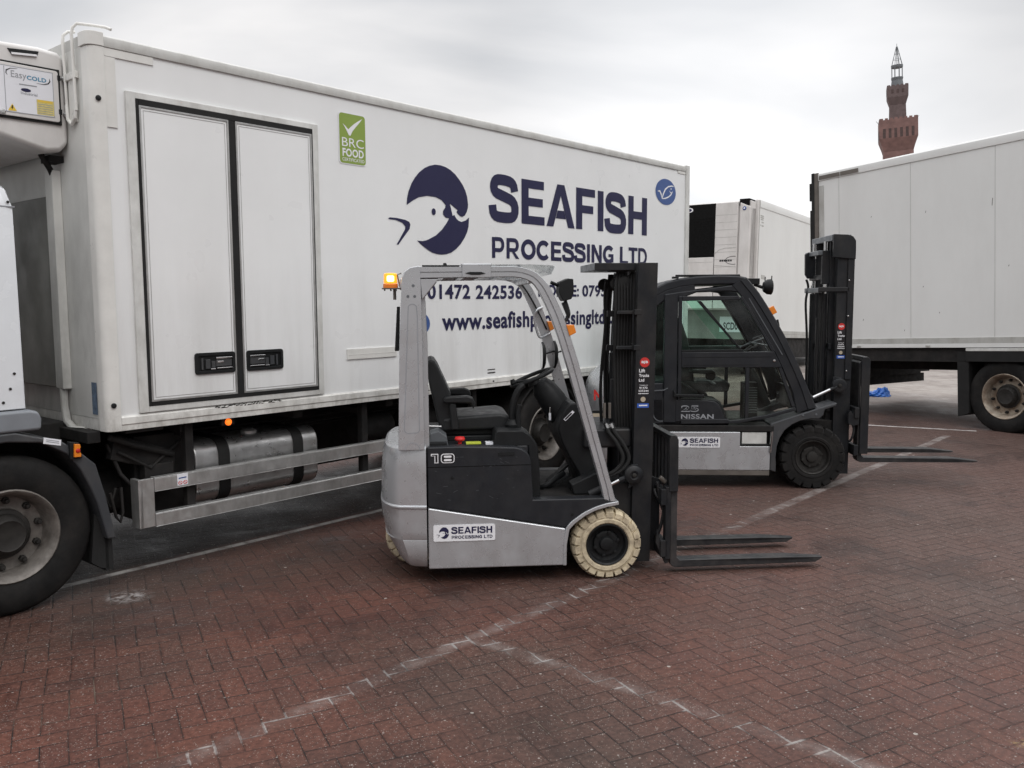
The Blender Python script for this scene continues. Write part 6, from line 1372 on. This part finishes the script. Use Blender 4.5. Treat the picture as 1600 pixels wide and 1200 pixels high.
    for i, x in enumerate((-0.06, 1.25, 2.56)):
        zc_ = 0.478 - (x + 0.03) * 0.0474
        for y0, s in ((0.05, -1), (Wd - 0.05, 1)):
            w = wheel_node(T); truck_wheel(w, (x, y0, zc_), 0.50, 0.295, 0.36, s, rim_mat='rusty_steel')
        mb = MB(); mb.box(x - 0.07, x + 0.07, 0.4, 2.26, zc_ - 0.07, zc_ + 0.07); mb.build('axle', 'chassis_black', T)
    mb = MB()
    for y0 in (0.5, 2.0): mb.box(6.2, 6.35, y0, y0 + 0.15, -0.26, 1.05); mb.box(6.12, 6.43, y0 - 0.05, y0 + 0.2, -0.30, -0.26)
    mb.build_split('landing_leg', 'chassis_black', T, bevel=0.004)
make_plain_trailer()

# ------------------------------------------------------------------ refrigerated trailer in the middle distance
def make_fridge_trailer():
    P = rad(-2.439)
    cz = 4.0
    T = thing('refrigerated_trailer', 'pale trailer whose front wall carries a black and cream cooling unit', 'trailer', (5.423 - 4.0 * -0.0 , 19.553, 0), rad(53.544), P)
    # local z of the roof edge is 4.0 (measured from the frame origin below the near front corner)
    t, b, L, Wd = 4.0, 0.92, 8.0, 2.55
    mb = MB(); mb.box(0.10, L, 0.012, Wd, b + 0.08, t - 0.03); mb.build('trailer_box', 'trailer_white', T, bevel=0.004)
    mb = MB(); mb.prism([(0.0, t - 0.17), (-0.006, t - 0.05), (0.01, t), (0.08, t), (0.08, t - 0.17)], 0.10, L, axis='x'); mb.build_split('roof_rail', 'trailer_white', T, bevel=0.003)
    mb = MB(); mb.box(0.10, L, -0.006, 0.06, b, b + 0.075); mb.box(0.10, L, 0.002, 0.012, b + 0.085, b + 0.16); mb.build_split('bottom_rail', 'trailer_strip', T)
    mb = MB(); mb.box(0.0, 0.10, -0.004, Wd, b, t); mb.build('front_wall', 'trailer_front', T, bevel=0.03, seg=3)
    mb = MB(); mb.box(0.045, 0.055, -0.008, -0.004, b + 0.1, t - 0.02); mb.build('corner_seam', 'brown_grey', T)
    mb = MB()
    for xa, xb, za, zb_ in ((0.16, 0.36, -0.36, -0.33), (0.16, 0.36, -0.40, -0.375), (0.18, 0.34, -0.44, -0.415), (0.24, 0.36, -0.50, -0.475), (0.16, 0.22, -0.57, -0.545), (0.26, 0.36, -0.58, -0.55)): mb.box(xa, xb, 0.008, 0.012, t + za, t + zb_)
    mb.build_split('data_plate', 'trailer_strip', T)
    mb = MB(); mb.prism([(0.33, t - 1.75), (0.55, t - 1.75), (0.55, t - 1.66), (0.33, t - 1.66)], 0.008, 0.012); mb.build('repair_patch', 'trailer_strip', T)
    # cooling unit
    x = -0.34
    mb = MB(); mb.box(-0.30, 0.0, 0.06, 2.45, t - 2.47, t - 0.06); mb.prism([(0.06, t - 2.47), (0.06, t - 0.2), (0.30, t - 0.09), (0.31, t - 2.47)], -0.34, -0.0, axis='x')
    u = mb.build('cooling_unit', 'trailer_front', T, bevel=0.02, seg=3)
    def fp(mb, y0, y1, z0, z1, d, mi=0): mb.box(-0.30 - d, -0.30, y0, y1, z0, z1, mi)
    mb = MB(); fp(mb, 0.875, 1.70, t - 1.275, t - 0.085, 0.05)
    for k in range(16): mb.box(-0.355, -0.35, 0.90, 1.68, t - 1.24 + k * 0.055, t - 1.225 + k * 0.055)
    mb.build('condenser_grille', 'mesh_black', u)
    mb = MB()
    fp(mb, 0.335, 0.865, t - 2.45, t - 0.075, 0.06)
    mb.build('side_door', 'trailer_front', u, bevel=0.02, seg=3)
    mb = MB()
    for k in range(8): mb.box(-0.3615, -0.358, 0.345, 0.855, t - 0.36 - k * 0.165, t - 0.352 - k * 0.165, 0)
    pts = [(0.86, t - 1.22), (0.75, t - 1.13), (0.60, t - 1.09), (0.34, t - 1.09)]
    mb.tube([(-0.360, a, c) for a, c in pts], 0.006, 6, 0); mb.tube([(-0.360, 0.40 + 0.19 * math.cos(q), t - 1.37 + 0.09 * math.sin(q)) for q in [2 * math.pi * k / 24 for k in range(-7, 8)]], 0.006, 6, 1)
    for k in range(6): mb.box(-0.362, -0.358, 0.44 + k * 0.05, 0.48 + k * 0.05, t - 1.395, t - 1.355, 1)
    mb.tube([(-0.360, 0.34, t - 1.52), (-0.360, 0.60, t - 1.49), (-0.360, 0.86, t - 1.47)], 0.005, 6, 0)
    mb.build('door_line', ['trailer_strip', 'black_vinyl'], u, smooth=0)
    mb = MB(); fp(mb, 0.875, 1.70, t - 2.45, t - 1.285, 0.055); mb.build('lower_door', 'trailer_front', u, bevel=0.015)
    mb = MB(); mb.box(-0.357, -0.354, 0.89, 1.68, t - 1.40, t - 1.393); mb.build('door_line', 'trailer_strip', u)
    mb = MB(); fp(mb, 0.862, 0.880, t - 2.30, t - 0.08, 0.045); mb.build('door_gap', 'mesh_black', u)
    mb = MB(); mb.box(-0.33, 0.0, 0.09, 0.315, t - 0.165, t - 0.02); mb.build('exhaust_vent', 'mesh_black', u)
    mb = MB(); mb.lathe([(0.045, 0), (0.03, -0.012), (0, -0.012)], (-0.342, 0.195, t - 0.235), 16, axis='x', mi=0); mb.lathe([(0.02, 0), (0.0, -0.004)], (-0.355, 0.195, t - 0.235), 12, axis='x', mi=1); mb.build('round_badge', ['blue_vinyl', 'white_vinyl'], u)
    mb = MB(); mb.lathe([(0.09, 0), (0.0, -0.002)], (-0.3565, 1.50, t - 0.20), 20, axis='x', mi=0)
    for v in range(len(mb.v)): mb.v[v] = (mb.v[v][0], mb.v[v][1], t - 0.20 + (mb.v[v][2] - t + 0.20) * 0.6)
    k0 = len(mb.v); mb.lathe([(0.055, 0), (0.0, -0.002)], (-0.3600, 1.50, t - 0.20), 20, axis='x', mi=1)
    for v in range(k0, len(mb.v)): mb.v[v] = (mb.v[v][0], mb.v[v][1], t - 0.20 + (mb.v[v][2] - t + 0.20) * 0.6)
    mb.build('oval_badge', ['white_vinyl', 'navy_vinyl'], u, smooth=0)
    # lower front: dark bulkhead with the fleet number panel
    mb = MB(); mb.box(-0.06, 0.0, 0.06, 2.45, b - 0.05, t - 2.48); mb.build('bulkhead', 'sooty_dark', T)
    mb = MB()
    mb.add([(-0.064, 0.09, t - 2.97), (-0.064, 0.80, t - 2.97), (-0.064, 0.80, t - 2.62), (-0.064, 0.09, t - 2.62)], [(0, 1, 2, 3)], 0)
    vs, fs = text_mesh('SCD008', 0.02, 0.0)
    xs = [v[0] for v in vs]; ys = [v[1] for v in vs]
    mb.add([(-0.0665, 0.71 - (vx - min(xs)) / (max(xs) - min(xs)) * 0.49, t - 2.92 + (vy - min(ys)) / (max(ys) - min(ys)) * 0.17) for vx, vy in vs], fs, 1)
    mb.build('fleet_number', ['card_white', 'black_vinyl'], T, smooth=0)
    # underneath
    mb = MB()
    for y0 in (0.75, 1.7): mb.box(0.3, L - 0.2, y0, y0 + 0.10, b - 0.30, b - 0.03)
    mb.box(0.10, L, 0.02, Wd - 0.02, b - 0.03, b - 0.002); mb.box(0.5, 5.2, 0.05, 0.75, 0.42, b - 0.03)
    mb.build('chassis', 'chassis_black', T, bevel=0.004)
    mb = MB()
    for y0 in (0.4, 1.95): mb.box(0.9, 1.05, y0, y0 + 0.15, 0.10, b); mb.box(0.8, 1.15, y0 - 0.05, y0 + 0.2, 0.042, 0.10)
    mb.build_split('landing_leg', 'chassis_black', T)
    for x_ in (5.9, 7.1):
        zc_ = 0.43 + x_ * 0.0426
        for y0, s in ((0.05, -1), (Wd - 0.05, 1)):
            w = wheel_node(T); truck_wheel(w, (x_, y0, zc_), 0.43, 0.27, 0.34, s)
make_fridge_trailer()

# ------------------------------------------------------------------ tower far off
def make_tower():
    D = 321.0
    cx = (1403.5 - 800) / 1360 * D
    T = thing('dock_tower', 'tall slender brick tower with two flared galleries and an open lantern', 'tower', (cx, D, 0), rad(21))
    T.rotation_euler = (0, rad(-2.8), rad(0)); 
    T.scale = (1.08, 1.08, 0.966)
    R0 = rad(-21)
    c, s = math.cos(R0), math.sin(R0)
    def sq(h, z): return [(a * c - b_ * s, a * s + b_ * c, z) for a, b_ in ((-h, -h), (h, -h), (h, h), (-h, h))]
    m = bpy.data.materials.new('tower_brick'); m.use_nodes = True
    n = m.node_tree.nodes; l = m.node_tree.links; b = n['Principled BSDF']
    t = n.new('ShaderNodeTexCoord'); nz = n.new('ShaderNodeTexNoise'); nz.inputs['Scale'].default_value = 0.6; nz.inputs['Detail'].default_value = 8; l.new(t.outputs['Object'], nz.inputs['Vector'])
    r = n.new('ShaderNodeValToRGB'); r.color_ramp.elements[0].color = (0.15, 0.088, 0.080, 1); r.color_ramp.elements[1].color = (0.23, 0.132, 0.118, 1); r.color_ramp.elements[0].position = 0.3; r.color_ramp.elements[1].position = 0.7
    l.new(nz.outputs['Fac'], r.inputs[0]); l.new(r.outputs[0], b.inputs['Base Color']); b.inputs['Roughness'].default_value = 0.9
    MATS['tower_brick'] = m
    mat('tower_dark', (0.075, 0.05, 0.047), 0.9, var=0.2, nscale=1)
    mat('tower_upper', (0.125, 0.092, 0.090), 0.9, var=0.2, nscale=1)
    mat('lantern_metal', (0.13, 0.14, 0.15), 0.6, var=0.2)
    mb = MB(); mb.loft([sq(5.2, -1.0), sq(4.55, 56.2)]); mb.build('shaft', 'tower_brick', T, smooth=0)
    G = 5.85
    mb = MB(); mb.loft([sq(4.6, 56.0), sq(4.9, 57.3), sq(G, 60.5), sq(G, 67.2)]); g = mb.build('gallery', 'tower_brick', T, smooth=0)
    def wall_boxes(mb, h, zs, items, d=0.12):
        # boxes on each of the four faces: items = (centre, half width, z0, z1)
        for k in range(4):
            ca, sa = math.cos(R0 + k * math.pi / 2), math.sin(R0 + k * math.pi / 2)
            for u, w, z0, z1 in items:
                p = [(u - w, -h - d), (u + w, -h - d), (u + w, -h + 0.3), (u - w, -h + 0.3)]
                q = [(a * ca - b_ * sa, a * sa + b_ * ca) for a, b_ in p]
                mb.hexa([(*v, z0) for v in q] + [(*v, z1) for v in q])
    mb = MB(); wall_boxes(mb, G, 0, [(-4.3 + 1.72 * k, 0.42, 60.6, 64.0) for k in range(6)], -0.02 + 0.06); mb.build_split('window', 'tower_dark', g, smooth=0)
    mb = MB(); wall_boxes(mb, G - 0.28, 0, [(-5.1 + 1.46 * k, 0.46, 67.2, 67.75) for k in range(8)], 0.26); mb.build_split('battlement', 'tower_brick', g, smooth=0)
    mb = MB(); mb.loft([sq(2.6, 67.0), sq(2.45, 73.2)]); mb.build('upper_shaft', 'tower_upper', T, smooth=0)
    mb = MB(); mb.loft([sq(2.5, 73.0), sq(3.2, 75.6), sq(3.25, 79.6)]); g2 = mb.build('upper_gallery', 'tower_upper', T, smooth=0)
    mb = MB(); wall_boxes(mb, 3.0, 0, [(-2.6 + 1.3 * k, 0.36, 79.6, 80.0) for k in range(5)], 0.22); mb.build_split('battlement', 'tower_upper', g2, smooth=0)
    mb = MB(); wall_boxes(mb, 3.25, 0, [(-1.6 + 1.6 * k, 0.35, 77.0, 78.3) for k in range(3)], 0.04); mb.build_split('window', 'tower_dark', g2, smooth=0)
    mb = MB()
    n_ = 10; ring = lambda r_, z: [(r_ * math.cos(2 * math.pi * i / n_), r_ * math.sin(2 * math.pi * i / n_), z) for i in range(n_)]
    mb.loft([ring(2.1, 79.4), ring(1.75, 82.0), ring(1.9, 82.8), ring(1.9, 83.1)])
    for i in range(8):
        a = 2 * math.pi * i / 8; p = lambda r_, z: (r_ * math.cos(a), r_ * math.sin(a), z)
        mb.tube([p(1.7, 83.0), p(1.7, 86.8)], 0.14, 6); mb.tube([p(1.75, 87.4), p(1.1, 90.2), p(0.18, 94.2)], 0.09, 6)
    mb.loft([ring(1.85, 86.6), ring(1.9, 87.5)])
    for z, r_ in ((89.6, 1.25), (91.6, 0.78)): mb.tube([(r_ * math.cos(2 * math.pi * i / 16), r_ * math.sin(2 * math.pi * i / 16), z) for i in range(16)], 0.06, 5, closed=True)
    mb.tube([(0, 0, 86.8), (0, 0, 93.0)], 0.12, 6); mb.lathe([(0, 0), (0.30, 0.2), (0.30, 0.6), (0.1, 0.9), (0.07, 2.4), (0, 2.6)], (0, 0, 92.8), 8, axis='z')
    mb.build('lantern', 'lantern_metal', T, smooth=0)
    mb = MB()
    for x_, z0 in ((-6.6, 67.0), (6.6, 68.4)): mb.tube([(x_ * 0.9, 0, z0 - 1), (x_ * 1.08, 0, z0 + 0.6)], 0.08, 5)
    mb.build_split('floodlight_arm', 'lantern_metal', T)
make_tower()

# ------------------------------------------------------------------ small things
def make_bag():
    random.seed(3)
    me = bpy.data.meshes.new('plastic_bag'); bm = bmesh.new(); bmesh.ops.create_icosphere(bm, subdivisions=4, radius=1)
    for v in bm.verts:
        q = v.co.copy(); f = 1 + 0.35 * mnoise.noise(q * 1.7 + Vector((3, 1, 0))) + 0.22 * mnoise.noise(q * 4.1)
        v.co = Vector((q.x * 0.27 * f, q.y * 0.17 * f, max(-0.02, q.z) * 0.15 * (f ** 2) + 0.045 * abs(mnoise.noise(q * 6.3)) + (0.07 if 0.2 < q.x < 0.6 and q.z > 0.3 else 0)))
        v.co.z = max(0.001, v.co.z)
    bm.to_mesh(me); bm.free(); me.materials.append(MATS['blue_plastic']); me.polygons.foreach_set('use_smooth', [False] * len(me.polygons))
    o = bpy.data.objects.new('plastic_bag', me); COL.objects.link(o); o.location = (6.72, 15.86, 0); o.rotation_euler = (0, 0, 0.2); o.scale = (0.85, 0.85, 0.62)
    o['label'] = 'crumpled bright blue plastic bag lying on the ground beyond the forks'; o['category'] = 'bag'
make_bag()
